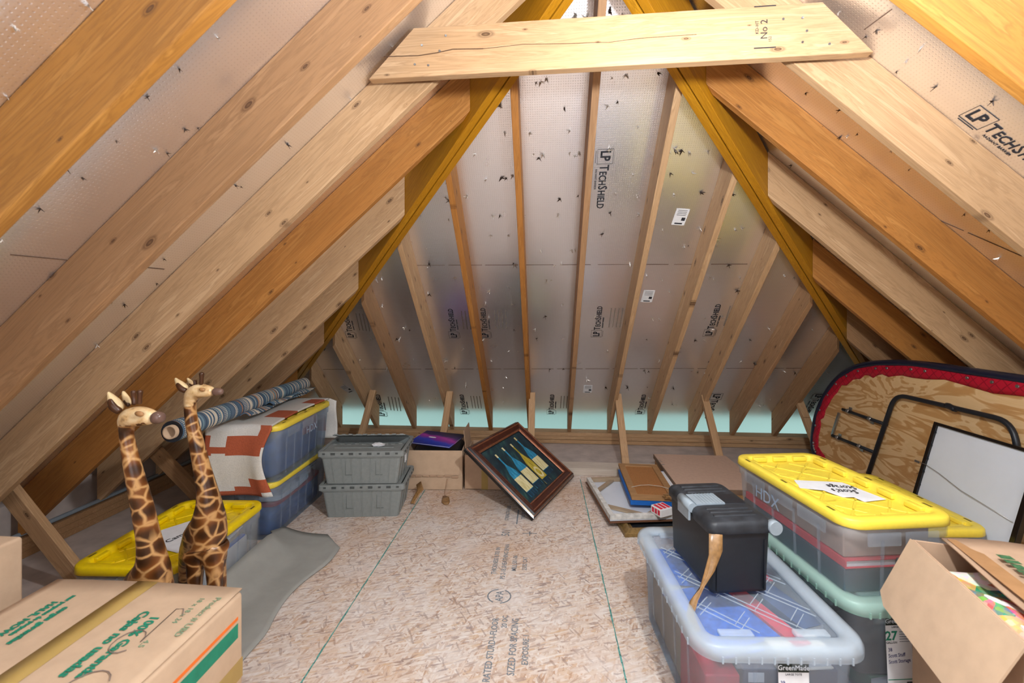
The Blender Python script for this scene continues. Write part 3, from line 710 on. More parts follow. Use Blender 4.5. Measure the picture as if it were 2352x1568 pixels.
mb.rings([[(x, r*math.cos(2*PI*k/28), r*math.sin(2*PI*k/28)) for k in range(28)] for x, r in ((L, R0*.95), (L-.001, .02))], 1, False, True)
for v in mb.v:                                # light spiral step so the roll reads as layers
    pass
mb.build('roll', [RUG, RUGB], rug)
mb = MB(); mb.rings([[(x, r*math.cos(2*PI*k/20), r*math.sin(2*PI*k/20)) for k in range(20)] for x, r in ((.16, .033), (-.018, .033), (-.018, .026), (.16, .026))], 0, False, False); mb.build('tube_core', CARD, rug)
mb = MB(); n = 20
for lay, (y0, w0, zz) in enumerate(((-.066, .05, -.040), (-.085, .045, -.026))):
    V = []; x0, x1 = L*.34+.25*lay, L*.97
    for i in range(n+1):
        x = x0+(x1-x0)*i/n
        for j in range(7): u = j/6; V.append((x, y0+.03-w0*u*1.2, zz+.008*math.sin(u*3+i*.5)+.01*math.sin(u*PI)))
    mb.add(V, [(i*7+j, i*7+j+1, (i+1)*7+j+1, (i+1)*7+j) for i in range(n) for j in range(6)], 0, True)
mb.build('loose_end', RUG, rug, solid=.006)
# ---- grey crates
GREYPM = plain('grey_plastic_mid', '#727776', .6)
def crate(label, x, y, z, rz, w=.565, l=.36, h=.222, up=False):
    t = thing('attached_lid_crate', label, 'crate', (x, y, z), rz, 'grey crates')
    mb = MB(); prof = [(w*.83, l*.83, 0), (w*.92, l*.92, h-.05), (w*.95, l*.95, h-.045), (w*.95, l*.95, h-.004)]
    out = [ring(a, b, .018, q, 3) for a, b, q in prof]; inn = [ring(a-.008, b-.008, .016, max(q, .004), 3) for a, b, q in prof][::-1]
    mb.rings(out+inn, 0, False, True, False); n = len(out[0]); o = len(mb.v)-8*n; mb.f.append([o+i for i in range(n)][::-1]); mb.m.append(0); mb.sm.append(False)
    mb.build('crate_body', GREYP, t)
    for sx, sy, ax in [(k/3.0*.36, -1, 1) for k in range(-3, 4)]+[(k/3*.36, 1, 1) for k in range(-3, 4)]+[(1, k*.26, 0) for k in (-1, 0, 1)]+[(-1, k*.26, 0) for k in (-1, 0, 1)]:
        mb = MB()
        if ax:
            p0 = Vector((sx*w*.86, sy*l*.415, .004)); p1 = Vector((sx*w*.95, sy*l*.46, h-.05)); dd = Vector((.003, 0, 0)); oo = Vector((0, sy*.004, 0))
        else:
            p0 = Vector((sx*w*.415, sy*l, .004)); p1 = Vector((sx*w*.46, sy*l*1.08, h-.05)); dd = Vector((0, .003, 0)); oo = Vector((sx*.004, 0, 0))
        mb.hexa([p0-dd-oo, p0+dd-oo, p0+dd+oo, p0-dd+oo], [p1-dd-oo, p1+dd-oo, p1+dd+oo, p1-dd+oo]); mb.build('rib', GREYP, t)
    # handle outlines on the front
    for sx in (-.18, .17):
        mb = MB(); mb.box((sx*w, -l*.447, .110), (.002, .006, .10)); mb.box((sx*w+.022, -l*.432, .061), (.042, .008, .002)); mb.build('handle_outline', GREYPM, t)
    mb = MB(); R = lambda a, q: ring(w+2*a, l+2*a, .02, q, 3)
    mb.rings([R(-.004, h-.034), R(0, h-.034), R(0, h-.004), R(-.004, h), R(-.018, h), R(-.022, h-.006)], 0, False, False, False)
    mb.build('rim', GREYP, t)
    mb = MB()
    for k in range(9): mb.box((-w*.42+w*.105*k, -l/2-.001, h-.014), (.028 if k % 2 else .016, .006, .014 if k % 2 else .010))
    for k in range(5): mb.box((w/2+.001, -l*.36+l*.18*k, h-.014), (.006, .02, .012))
    mb.build('rim_notches', GREYPD, t)
    for s in (-1, 1):
        mb = MB(); mb.box((0, s*l*.235, 0), (w-.06, l*.44, .006))
        for k in range(10): mb.box((-w*.40+w*.089*k, s*l*.02+(.006 if k % 2 else -.006), .003), (w*.045, .02, .008))
        mb.box((0, s*l*.25, .004), (w*.7, l*.02, .006)); 
        if up and s > 0:
            M = Matrix.Translation((0, l/2-.02, h+.002)) @ Matrix.Rotation(-.34, 4, 'X') @ Matrix.Translation((0, -l/2+.02, 0))
        else: M = Matrix.Translation((0, 0, h-.006))
        mb.build('lid_flap', GREYP, t, M)
    return t
c1 = crate('grey attached-lid crate on the floor, lower of the two', -1.225, 3.0, .001, .115)
c2 = crate('grey attached-lid crate with a raised lid flap, upper of the two', -1.225, 2.99, .226, .10, up=True)
mb = MB(); mb.box((.258, .02, .12), (.004, .012, .05)); mb.box((.259, -.02, .12), (.004, .012, .05)); mb.build('white_mark', WHITEP, c2)
mb = MB(); mb.box((.248, -.08, .13), (.004, .03, .015)); mb.build('yellow_tag', YEL, c1)
def crumple(name, label, loc, m, seed, s=.05, cat='paper'):
    b = bmesh.new(); bmesh.ops.create_icosphere(b, subdivisions=3, radius=1); rd = random.Random(seed); ph = [rd.uniform(0, 6) for _ in range(8)]
    for v in b.verts:
        x, y, z = v.co; k = 1+.25*math.sin(5*x+ph[0])*math.sin(6*y+ph[1])+.2*math.sin(9*z+ph[2]+4*x)
        v.co = Vector((x*k*s, y*k*s*.6, (z*k+1)*s*.25))
    me = bpy.data.meshes.new(name); b.to_mesh(me); b.free(); me.materials.append(m); o = bpy.data.objects.new(name, me); C.objects.link(o); o.location = loc
    return tag(o, label, cat)
crumple('crumpled_tissue', 'crumpled white tissue lying on the upper grey crate', (-1.13, 2.93, .449), WHITEP, 3, .04)
# ---- open boxes at the back
def open_box(name, label, x, y, w, l, h, rz, m, flaps, z=.001, th=.006, inner=CARD_IN):
    t = thing(name, label, 'cardboard box', (x, y, z), rz, 'cardboard boxes')
    mb = MB(); mb.box((0, 0, th/2), (w, l, th))
    for s in (-1, 1):
        mb.box((s*(w/2-th/2), 0, h/2), (th, l, h)); mb.box((0, s*(l/2-th/2), h/2), (w-2*th, th, h))
    mb.build('box_body', m, t, bevel=.002)
    for side, ln, an, wd in flaps:      # hinge on a top edge, an = opening angle from flat-closed (0) to hanging outside (270)
        mb = MB(); ww = (w if side in 'NS' else l)*wd; mb.box((0, ln/2, 0), (ww, ln, .005))
        R = {'S': 0, 'N': PI, 'W': -PI/2, 'E': PI/2}[side]; P = {'S': (0, -l/2, h), 'N': (0, l/2, h), 'W': (-w/2, 0, h), 'E': (w/2, 0, h)}[side]
        mb.build('flap', m, t, Matrix.Translation(P) @ Matrix.Rotation(R, 4, 'Z') @ Matrix.Rotation(math.radians(an), 4, 'X') @ Matrix.Translation((0, 0, .003)), bevel=.001)
    return t
bA = open_box('cardboard_box', 'open tan cardboard box with a folded-down torn flap holding the purple picture book', -.855, 3.52, .44, .42, .30, .05, CARD, [('S', .185, 268, .92)])
mb = MB(); rd = random.Random(5)
for k in range(7): mb.rbox((-.17+.056*k, -.222, .108+rd.uniform(-.004, .004)), (.05, .006, .014), .002, n=1)
mb.build('torn_edge', CARD2, bA)
M = Matrix.Translation((-.86, 3.50, .328)) @ Matrix.Rotation(-.28, 4, 'Z') @ Matrix.Rotation(.07, 4, 'X')
pb = thing('picture_book', 'glossy purple and blue picture book lying on the open cardboard box', 'book', M=M)
t = NT('purple_night_cover'); v = t.coord(); sp = t.n('ShaderNodeSeparateXYZ'); t.set(sp, 0, v)
f = t.math('ADD', t.math('ADD', t.math('MULTIPLY', sp.outputs[1], 2.6), t.math('MULTIPLY', sp.outputs[0], .5)), t.math('ADD', t.math('MULTIPLY', t.noise(v, 9, 4), .25), .33))
PURP = t.done(t.pbr(t.ramp(f, [(.05, lin('#1a2a8c')), (.3, lin('#2440c0')), (.42, lin('#8a2a9c')), (.5, lin('#b23aa8')), (.6, lin('#3a2a66')), (.8, lin('#141a36'))]), .3, 0, None, .5))
mb = MB(); mb.box((0, 0, .010), (.36, .27, .003)); mb.box((0, 0, .0015), (.36, .27, .003)); mb.build('cover', PURP, pb); mb = MB(); mb.box((0, 0, .00575), (.352, .262, .0054)); mb.build('pages', WHITEP, pb)
mb = MB(); mb.add([(-.05+.035*math.cos(a*PI/8), .005+.010*math.sin(a*PI/8), .0121) for a in range(16)], [tuple(range(16))]); mb.build('pale_swan_print', WHITEP, pb, solid=.0006)
bx('dark_bin_liner', 'black plastic bag filling the open box under the purple book', 'bag', (-.855, 3.52, .01), (.40, .38, .265), BLACKP, .05, .03)
bB = open_box('cardboard_box', 'tan cardboard box with an upright flap, behind the leaning bottle painting', -.455, 3.53, .31, .38, .262, 0, CARD2, [('W', .17, 96, .62)])
mb = MB(); mb.box((0, -.1905, .13), (.05, .001, .255)); mb.build('tape_strip', TAPE, bB)
tag(bx('crumpled_dark_paper', '', 'paper', (-.46, 3.55, .01), (.27, .33, .215), BLACKD, .0, .04), 'dark packing paper inside the box behind the painting', 'paper')
mb = MB(); mb.tube([(-.73, 3.288, .10), (-.732, 3.272, .05), (-.742, 3.255, .012), (-.728, 3.20, .006)], .003, n=6); tag(mb.build('paper_ribbon', CARD2), 'thin brown strip hanging from the open box onto the floor', 'string')
def tape_strip(name, label, path, w, m, seed=1):
    rd = random.Random(seed); P = [Vector(p) for p in path]; V = []; n = len(P)
    for i, p in enumerate(P):
        for j in range(5):
            u = j/4-.5; V.append(p+w[i]*u+Vector((rd.uniform(-1, 1), rd.uniform(-1, 1), rd.uniform(-1, 1)))*.003*(1 if 0 < i < n-1 else .4))
    mb = MB(); mb.add(V, [(i*5+j, i*5+j+1, (i+1)*5+j+1, (i+1)*5+j) for i in range(n-1) for j in range(4)], 0, True)
    o = mb.build(name, m, solid=.0012); return tag(o, label, 'tape')
TAPEC = plain('crinkled_tape', '#946f45', .3, var=.2, scale=60)
tape_strip('tape_scrap', 'crumpled scrap of brown tape on the floor before the open boxes', [(-.735, 3.2, .006), (-.715, 3.15, .012), (-.70, 3.10, .008), (-.685, 3.06, .004)], [Vector((.02, .01, 0)), Vector((.05, .02, .01)), Vector((.055, .02, -.004)), Vector((.02, .01, 0))], TAPEC)
tape_strip('tape_scrap', 'brown tape strip sticking out beside the lower grey crate', [(-.925, 3.19, .10), (-.90, 3.14, .07), (-.915, 3.10, .045), (-.93, 3.05, .01)], [Vector((.03, .02, .02)), Vector((.05, .0, .01)), Vector((.04, .02, .02)), Vector((.03, 0, 0))], TAPEC, 4)
# ---- leaning bottle painting
def frame_mesh(w, h, prof, mats):
    mb = MB(); n = len(prof)
    for k in range(n):
        (d0, z0, m), (d1, z1, _) = prof[k], prof[(k+1) % n]
        A = [(-w/2+d0, -h/2+d0, z0), (w/2-d0, -h/2+d0, z0), (w/2-d0, h/2-d0, z0), (-w/2+d0, h/2-d0, z0)]
        B = [(-w/2+d1, -h/2+d1, z1), (w/2-d1, -h/2+d1, z1), (w/2-d1, h/2-d1, z1), (-w/2+d1, h/2-d1, z1)]
        for i in range(4): j = (i+1) % 4; mb.add([A[i], A[j], B[j], B[i]], [(0, 1, 2, 3)], m)
    return mb
MAHO = plain('mahogany', '#4a241a', .28, var=.3, scale=30, spec=.6); COPP = plain('copper_highlight', '#a0664a', .25, .5, .15); BLKF = plain('black_lacquer', '#14100f', .22, spec=.6)
pa = Vector((.31118, .74677, 0)); pbv = Vector((-.48901, .20656, .37889))
X = nrm(pa); Yv = nrm(pbv); N = X.cross(Yv)
if N.z < 0: N = -N
# picture upright direction: bottles stand along +b side ... local x along a reversed so that +y is the picture's top
P0 = Vector((-.0805, 2.8699, 0)); W, Hh = .809, .652
ctr = P0+X*W/2+Yv*Hh/2
# in the photo the bottles' necks point to the upper-left corner edge (towards -a side), labels to the right edge
Mp = frame(ctr+Vector((0, 0, .003)), X, Yv, X.cross(Yv))
pt = thing('framed_painting', 'framed painting of four wine bottles leaning tilted against the cardboard box', 'painting', M=Mp)
mb = frame_mesh(W, Hh, [(0, 0, 2), (0, .020, 2), (.006, .026, 1), (.010, .030, 2), (.018, .044, 0), (.030, .047, 1), (.038, .043, 0), (.066, .034, 0), (.074, .036, 1), (.082, .031, 1), (.086, .024, 2), (.088, .016, 2), (.088, 0, 2)], [MAHO, COPP, BLKF])
mb.build('frame', [MAHO, COPP, BLKF], pt)
t = NT('painted_ground'); v = t.coord((1, 1, 1)); n1 = t.noise(t.coord((14, 5, 1), rot=(0, 0, .6)), 1.6, 5, .65); n2 = t.noise(v, 5, 3)
PGR = t.done(t.pbr(t.mix(t.ramp(n2, [(.45, (0, 0, 0)), (.75, (.8, .8, .8))]), t.ramp(n1, [(.3, lin('#0e1a22')), (.5, lin('#183642')), (.66, lin('#2f5a55')), (.75, lin('#6a7a3a'))]), lin('#121a24')), .4))
def paintm(name, a, b, c):
    t = NT(name); n = t.noise(t.coord((40, 8, 1)), 1.5, 5, .7); return t.done(t.pbr(t.ramp(n, [(.3, lin(a)), (.52, lin(b)), (.72, lin(c))]), .4))
PBL = paintm('paint_blue', '#145070', '#2488b0', '#58bcd8'); PYE = paintm('paint_yellow', '#7a6a18', '#b9a430', '#e0d27a'); PLB = paintm('paint_label', '#b9a862', '#ddd3a0', '#efe8c6'); PDB = paintm('paint_shadow', '#0a141c', '#123448', '#1c5a78')
mb = MB(); mb.box((0, 0, .012), (W-.17, Hh-.17, .006)); 
def blob(pts, z, mi): mb.add([(x, y, z) for x, y in pts], [tuple(range(len(pts)))], mi)
iw, ih = W-.176, Hh-.176
def bottle(bx0, top, base, r, mb_, mlab, round_label=False):
    # bottle axis along local -x -> +x ; (s = along, t = across)
    def P(s, t): return (-iw/2+(bx0+t)*iw, ih/2-s*ih)
    nk = .013
    L = base-top; sh = top+.30*L
    pts = [P(top+.03*L, -nk), P(sh-.05*L, -nk*1.1), P(sh+.05*L, -r*.55), P(sh+.15*L, -r*.92), P(sh+.25*L, -r), P(base-.01, -r), P(base, -r*.9), P(base, r*.9), P(base-.01, r), P(sh+.25*L, r), P(sh+.15*L, r*.92), P(sh+.05*L, r*.55), P(sh-.05*L, nk*1.1), P(top+.03*L, nk)]
    blob(pts, .0153, mb_); blob([P(top-.02, -nk*1.25), P(top+.06*L, -nk*1.25), P(top+.06*L, nk*1.25), P(top-.02, nk*1.25)], .0156, 3)
    if round_label:
        cx, rx = base-.27*L, .13*L; blob([P(cx+rx*math.cos(a*PI/10), r*.78*math.sin(a*PI/10)) for a in range(20)], .0157, 3); blob([P(cx+rx*.6*math.cos(a*PI/10), r*.45*math.sin(a*PI/10)) for a in range(20)], .0159, 2)
    else: blob([P(base-.44*L, -r*1.02), P(base-.13*L, -r*1.02), P(base-.13*L, r*1.02), P(base-.44*L, r*1.02)], .0157, 3)
    blob([P(base-.12*L, -r), P(base, -r*.9), P(base, r*.9), P(base-.12*L, r)], .01575, 4)
bottle(.215, .15, .965, .086, 1, 3)
bottle(.425, .11, .93, .086, 1, 3)
bottle(.625, .13, .97, .076, 2, 3, True)
bottle(.805, .07, .88, .086, 1, 3)
mb.build('canvas', [PGR, PBL, PYE, PLB, PDB], pt)
# ------------------------------------------------------------------ giraffes
def giraffe_mat():
    t = NT('carved_giraffe'); v = t.coord((1, 1, 1.25)); sp = t.n('ShaderNodeSeparateXYZ'); t.set(sp, 0, t.coord())
    wv = t.n('ShaderNodeVectorMath', operation='MULTIPLY_ADD'); t.set(wv, 0, t.noise(v, 9, 2)); wv.inputs[1].default_value = (.03, .03, .03); t.set(wv, 2, v)
    e = t.voro(wv.outputs[0], 18, 'DISTANCE_TO_EDGE'); f1 = t.voro(wv.outputs[0], 18)
    patch = t.ramp(f1, [(.0, lin('#2a170c')), (.35, lin('#44260f')), (.62, lin('#6e3f1a')), (.85, lin('#8e5a2a'))])
    body = t.mix(t.ramp(e, [(.02, (0, 0, 0)), (.12, (1, 1, 1))]), t.mix(t.noise(v, 14, 3), lin('#ae7c48'), lin('#cba26c')), patch)
    head = t.ramp(t.noise(v, 16, 4, .6), [(.34, lin('#6b4424')), (.46, lin('#d2ac78')), (.6, lin('#e6cca0'))])
    c = t.mix(t.ramp(sp.outputs[2], [(.0, (0, 0, 0)), (1, (1, 1, 1))]), body, body)
    g = t.math('GREATER_THAN', sp.outputs[2], t.math('ADD', 1.005, t.math('MULTIPLY', t.math('SUBTRACT', t.noise(v, 22, 3), .5), .10)))
    c = t.mix(g, body, head)
    return t.done(t.pbr(c, .32, 0, t.bump(t.noise(v, 50, 3), .08, .004), .5))
GIR = giraffe_mat(); GHEAD = plain('giraffe_cream', '#e0c596', .35, var=.12, scale=20); GDARK = plain('giraffe_dark_brown', '#4a2c18', .35, var=.2, scale=30); GMUZ = plain('giraffe_muzzle', '#6b5248', .25, var=.2)
def skin(name, nodes, edges, mat, parent=None, M=None, sub=2, root=0):
    me = bpy.data.meshes.new(name); me.from_pydata([p for p, r in nodes], edges, []); o = bpy.data.objects.new(name, me); C.objects.link(o)
    o.modifiers.new('skin', 'SKIN')
    sv = me.skin_vertices[0].data
    for i, (p, r) in enumerate(nodes): sv[i].radius = r if isinstance(r, tuple) else (r, r); sv[i].use_root = (i == root)
    q = o.modifiers.new('sub', 'SUBSURF'); q.levels = sub; q.render_levels = sub
    dg = bpy.context.evaluated_depsgraph_get(); m2 = bpy.data.meshes.new_from_object(o.evaluated_get(dg)); bpy.data.objects.remove(o)
    m2.materials.clear(); m2.materials.append(mat)
    m2.polygons.foreach_set('material_index', [0]*len(m2.polygons)); m2.polygons.foreach_set('use_smooth', [True]*len(m2.polygons))
    o = bpy.data.objects.new(name, m2); C.objects.link(o)
    if parent: o.parent = parent
    if M is not None: o.matrix_basis = M
    return o
def giraffe(label, loc, rz, H, neck, body, legs, head, muzzle, ears, horns, eye, hs=1.):
    t = thing('giraffe_statue', label, 'statue', loc, rz, 'carved wooden giraffes')
    nodes = []; E = []
    for p, r in body: nodes.append((p, r))
    for i in range(len(body)-1): E.append((i, i+1))
    k = len(nodes)
    for i, (p, r) in enumerate(neck): nodes.append((p, r)); E.append((0 if i == 0 else k+i-1, k+i))
    last = len(nodes)-1
    for i, (p, r) in enumerate(head): nodes.append((p, r)); E.append((last if i == 0 else len(nodes)-2, len(nodes)-1))
    for at, chain in legs:
        for i, (p, r) in enumerate(chain): nodes.append((p, r)); E.append((at if i == 0 else len(nodes)-2, len(nodes)-1))
    b = skin('giraffe_body', nodes, E, GIR, t)
    skin('muzzle', muzzle, [(i, i+1) for i in range(len(muzzle)-1)], GMUZ, t)
    for e in ears:
        er = skin('ear', e, [(i, i+1) for i in range(len(e)-1)], GHEAD, t)
        inn = [((p[0]+.003, p[1]-r*.55, p[2]-.004), r*.72) for p, r in e[:-1]]
        skin('inner_ear', inn, [(i, i+1) for i in range(len(inn)-1)], GDARK, er)
    for h in horns: skin('horn', h, [(i, i+1) for i in range(len(h)-1)], GDARK, t)
    for (p, d, up) in eye:
        mb = MB(); d = nrm(d); bmx = bmesh.new(); bmesh.ops.create_uvsphere(bmx, u_segments=14, v_segments=8, radius=1)
        X = nrm(Vector((1, 0, -.25))); X = nrm(X-d*X.dot(d)); Mx = frame(p, X, d.cross(X), d) @ Matrix.Diagonal((.015*hs, .009*hs, .006*hs, 1))
        mb.add([v.co.copy() for v in bmx.verts], [[v.index for v in f.verts] for f in bmx.faces], 0, True, Mx); bmx.free(); mb.build('eye', plain('giraffe_eye', '#a87a4c', .3, var=.3), t)
    return t
# local axes: x to the right of the picture, y away from the camera, z up (metres)
def gpt(k, cx, lst):                 # outline units at the statue's own distance -> metres
    D = k*FPX; r_ = []
    for px, py, dy, r in lst:
        q = (D+dy)/FPX; r_.append((((px-1176)*q-(cx-1176)*k, dy, EYE-q*(py-HOR)), r*q))
    return r_
k = 1.50/FPX
nk = gpt(k, 335, [(352, 1300, .03, 34), (341, 1235, .02, 25), (327, 1165, .01, 23), (311, 1100, 0, 20), (298, 1045, 0, 17), (291, 1005, 0, 15), (290, 985, 0, 15)])
hd = gpt(k, 335, [(294, 962, -.003, 26), (316, 958, -.012, 27), (340, 959, -.02, 20), (357, 961, -.025, 16)])
bd = gpt(k, 335, [(346, 1350, .05, 48), (328, 1385, .12, 58), (314, 1400, .20, 54)])
lg = [(0, gpt(k, 335, [(362, 1420, .02, 26), (366, 1500, .01, 17), (368, 1590, .0, 13), (369, 1640, -.005, 17)])), (0, gpt(k, 335, [(318, 1430, .02, 24), (316, 1510, .0, 16), (314, 1590, .0, 13), (314, 1640, -.005, 17)])),
      (2, gpt(k, 335, [(338, 1450, .20, 28), (342, 1520, .22, 17), (342, 1590, .21, 13), (344, 1640, .2, 17)])), (2, gpt(k, 335, [(292, 1450, .19, 28), (290, 1520, .21, 17), (290, 1590, .2, 13), (290, 1640, .19, 17)]))]
giraffe('carved wooden giraffe statue, nearer and shorter of the two, left one', (k*(335-1176)*math.cos(YAW)-1.50*math.sin(YAW), k*(335-1176)*math.sin(YAW)+1.50*math.cos(YAW), .004), YAW, 1, nk, bd, lg, hd,
    gpt(k, 335, [(352, 961, -.022, 16), (366, 962, -.028, 16.5), (375, 963, -.032, 10)]),
    [gpt(k, 335, [(280, 946, .0, 10), (266, 932, .0, 15), (255, 914, .0, 8), (248, 902, .0, 2)]), gpt(k, 335, [(297, 932, .03, 6), (289, 917, .045, 8), (282, 900, .05, 2.5)])],
    [gpt(k, 335, [(309, 934, .01, 5.5), (307, 914, .012, 5), (307, 898, .012, 7)]), gpt(k, 335, [(320, 932, -.02, 5.5), (321, 914, -.022, 5), (322, 897, -.022, 7)])],
    [(Vector(gpt(k, 335, [(320, 953, -.052, 1)])[0][0]), Vector((.1, -1, .1)), 0)])
k = 1.72/FPX
nk = gpt(k, 468, [(482, 1165, .0, 26), (473, 1120, .0, 21), (461, 1070, .0, 17.5), (449, 1015, 0, 15.5), (439, 970, 0, 13.5), (436, 938, 0, 12.5)])
hd = gpt(k, 468, [(440, 911, 0, 19), (457, 905, -.005, 19.5), (475, 906, -.01, 14.5), (492, 908, -.012, 11)])
bd = gpt(k, 468, [(474, 1210, .0, 37), (470, 1240, .03, 46), (462, 1264, .12, 50)])
lg = [(0, gpt(k, 468, [(492, 1290, -.01, 21), (494, 1350, -.02, 16), (494, 1440, -.02, 12), (495, 1525, -.025, 15)])), (0, gpt(k, 468, [(450, 1290, -.01, 21), (448, 1350, -.02, 16), (447, 1440, -.02, 12), (447, 1525, -.025, 15)])),
      (2, gpt(k, 468, [(502, 1300, .14, 17), (508, 1360, .16, 12), (508, 1440, .15, 10), (508, 1518, .14, 13)])), (2, gpt(k, 468, [(428, 1300, .14, 17), (424, 1360, .16, 12), (423, 1440, .15, 10), (423, 1518, .14, 13)]))]
giraffe('carved wooden giraffe statue with four legs in view, right one of the two', (k*(468-1176)*math.cos(YAW)-1.72*math.sin(YAW), k*(468-1176)*math.sin(YAW)+1.72*math.cos(YAW), .014), YAW, 1, nk, bd, lg, hd,
    gpt(k, 468, [(488, 907, -.012, 10.5), (503, 908, -.015, 10), (513, 907, -.017, 6)]),
    [gpt(k, 468, [(430, 904, .0, 8), (418, 896, .0, 11), (408, 884, .0, 6), (402, 876, .0, 2)]), gpt(k, 468, [(444, 893, .03, 4), (437, 885, .04, 5), (430, 876, .045, 2)])],
    [gpt(k, 468, [(462, 893, -.012, 5), (463, 876, -.014, 4.5), (463, 862, -.014, 6.5)]), gpt(k, 468, [(449, 894, .01, 4), (448, 884, .012, 4), (448, 880, .012, 4.5)])],
    [(Vector(gpt(k, 468, [(464, 903, -.035, 1)])[0][0]), Vector((.1, -1, .1)), 0)], .8)
# ------------------------------------------------------------------ cardboard boxes in the foreground
fb = thing('cardboard_box', 'large taped moving box with green printed text in the left foreground', 'cardboard box', (-1.257, .985, .001), 0, 'cardboard boxes')
w_, l_, h_ = .634, .655, .52
mb = MB(); mb.rbox((0, 0, h_/2-.004), (w_, l_, h_-.008), .012, n=3); mb.build('box_body', CARD, fb)
def box_top(x0, x1, nm):
    mb = MB(); n = 10; V = []
    for i in range(n+1):
        x = x0+(x1-x0)*i/n
        for j in range(n+1):
            y = -l_/2+l_*j/n; e = (1-(2*x/w_)**4*.6)
            V.append((x, y, h_-.006+.007*math.cos(2*x/w_*1.2)*(1+.2*math.sin(3*y))))
    mb.add(V, [(i*(n+1)+j, (i+1)*(n+1)+j, (i+1)*(n+1)+j+1, i*(n+1)+j+1) for i in range(n) for j in range(n)], 0, True)
    return mb.build(nm, CARD, fb, solid=.004)
box_top(-w_/2+.004, -.002, 'flap'); box_top(.002, w_/2-.004, 'flap')
mb = MB(); V = []
for j in range(13):
    y = -l_/2+l_*j/12
    for x in (-.034, .034): V.append((x, y, h_+.0042+.0012*math.sin(3*y)))
mb.add(V, [(2*j, 2*j+1, 2*j+3, 2*j+2) for j in range(12)], 0, True); mb.build('packing_tape', TAPE, fb, solid=.0006)
zt = h_+.0050
TD = -R90                                    # printed lines read towards the camera
for s, x, y, sz, xs in (('100% Garantia', .150, .185, .036, .98), ('Cajas no usadas', .108, .20, .036, .98), ('HAUL NOW MAX', -.20, .22, .026, .95), ('mas pequeno de paquete', -.170, .25, .020, .8), ('cargas garantias', -.138, .20, .025, .9)):
    text(s, sz, fb, MT(x, y, zt-(.0012 if abs(x) > .14 else 0), TD), GREENINK, 'printed_text', xs, 'LEFT', .0012)
for s, x, y, sz in (('Product # UBD', .27, .275, .026), ("18 x 18 x 24", .225, .27, .022), ('4.5', .21, .10, .022)):
    text(s, sz, fb, MT(x, y, zt-.0022, TD), plain('faded_green_ink', '#7f9c7c', .7), 'printed_text', .95, 'LEFT')
PENC = plain('pencil_line', '#7a6a62', .7)
mb = MB(); mb.tube([(.235-.02*i, .19+.03*math.sin(i*1.1), zt) for i in range(3)]+[(.17+.035*math.cos(a*.5), .09+.04*math.sin(a*.5), zt) for a in range(12)], .0012, n=5); mb.tube([(.20+.05*math.cos(a*.35+.6), -.06+.06*math.sin(a*.35+.6), zt-.0008) for a in range(12)], .0012, n=5); mb.build('handwriting', PENC, fb)
xr_ = w_/2+.0006
mb = MB(); mb.box((xr_, 0, h_-.115), (.001, l_-.05, .044)); mb.build('green_band', GREENINK, fb); mb = MB(); mb.box((xr_, 0, h_-.078), (.001, l_-.05, .010)); mb.build('orange_line', ORANGEINK, fb)
mb = MB(); mb.box((xr_, .12, h_-.24), (.0012, l_*.62, .06)); mb.build('packing_tape', TAPE, fb)
RS = Matrix.Rotation(R90, 4, 'Z') @ Xf
text('BOXES', .07, fb, Matrix.Translation((xr_+.0006, -.05, h_-.21)) @ RS, GREENINK, bold=.001); pass
b2 = thing('cardboard_box', 'plain tan cardboard box at the left picture edge behind the large box', 'cardboard box', (-1.885, 1.14, .001), 0, 'cardboard boxes')
mb = MB(); mb.rbox((0, 0, .325), (.37, .36, .65), .010, n=3); mb.build('box_body', CARD, b2); mb = MB()
mb.box((.1856, .06, .47), (.001, .05, .03)); mb.box((.1856, -.08, .2), (.001, .2, .05)); mb.build('printed_mark', GREENINK, b2)
# rubber mat
mb = MB(); n = 22; m = 14; V = []
for i in range(n+1):
    v = i/n; y = 2.60-1.0*v
    xr = -1.165-.05*max(0, 1-v*4)**2+.0+(-.05*math.sin(min(1, max(0, (v-.3)/.5))*PI)*1.0)-.02*v
    xl = -1.60 if v < .15 else -1.56
    if v < .12: xr = -1.20-.20*(.12-v)/.12*.6; 
    for j in range(m+1):
        u = j/m; x = xl+(xr-xl)*(u)
        lift = .095*max(0, 1-u/.62)**2*(1-.6*max(0, (v-.55)/.45))*min(1, .35+v*3)+.004
        V.append((x+.03*max(0, 1-u/.3)*0, y+.03*(1-u)*(.3-v)-.05*u*(1-v)*0, lift+.004+.006*math.sin(v*7+u*3)*max(0, 1-u/.8)))
mb.add(V, [(i*(m+1)+j, i*(m+1)+j+1, (i+1)*(m+1)+j+1, (i+1)*(m+1)+j) for i in range(n) for j in range(m)], 0, True)
o = mb.build('rubber_mat', MATG, solid=.005); tag(o, 'grey rubber mat on the floor, its left edge propped against the yellow-lidded tote', 'mat')
# conduit and cable at the left eave
mb = MB(); mb.tube([(-2.90, -1.5, .142), (-2.895, 1.0, .14), (-2.89, 2.4, .14), (-2.88, 4.2, .14)], .013, n=10); tag(mb.build('conduit_pipe', PIPE), 'thin grey conduit pipe lying along the left eave plate', 'pipe')
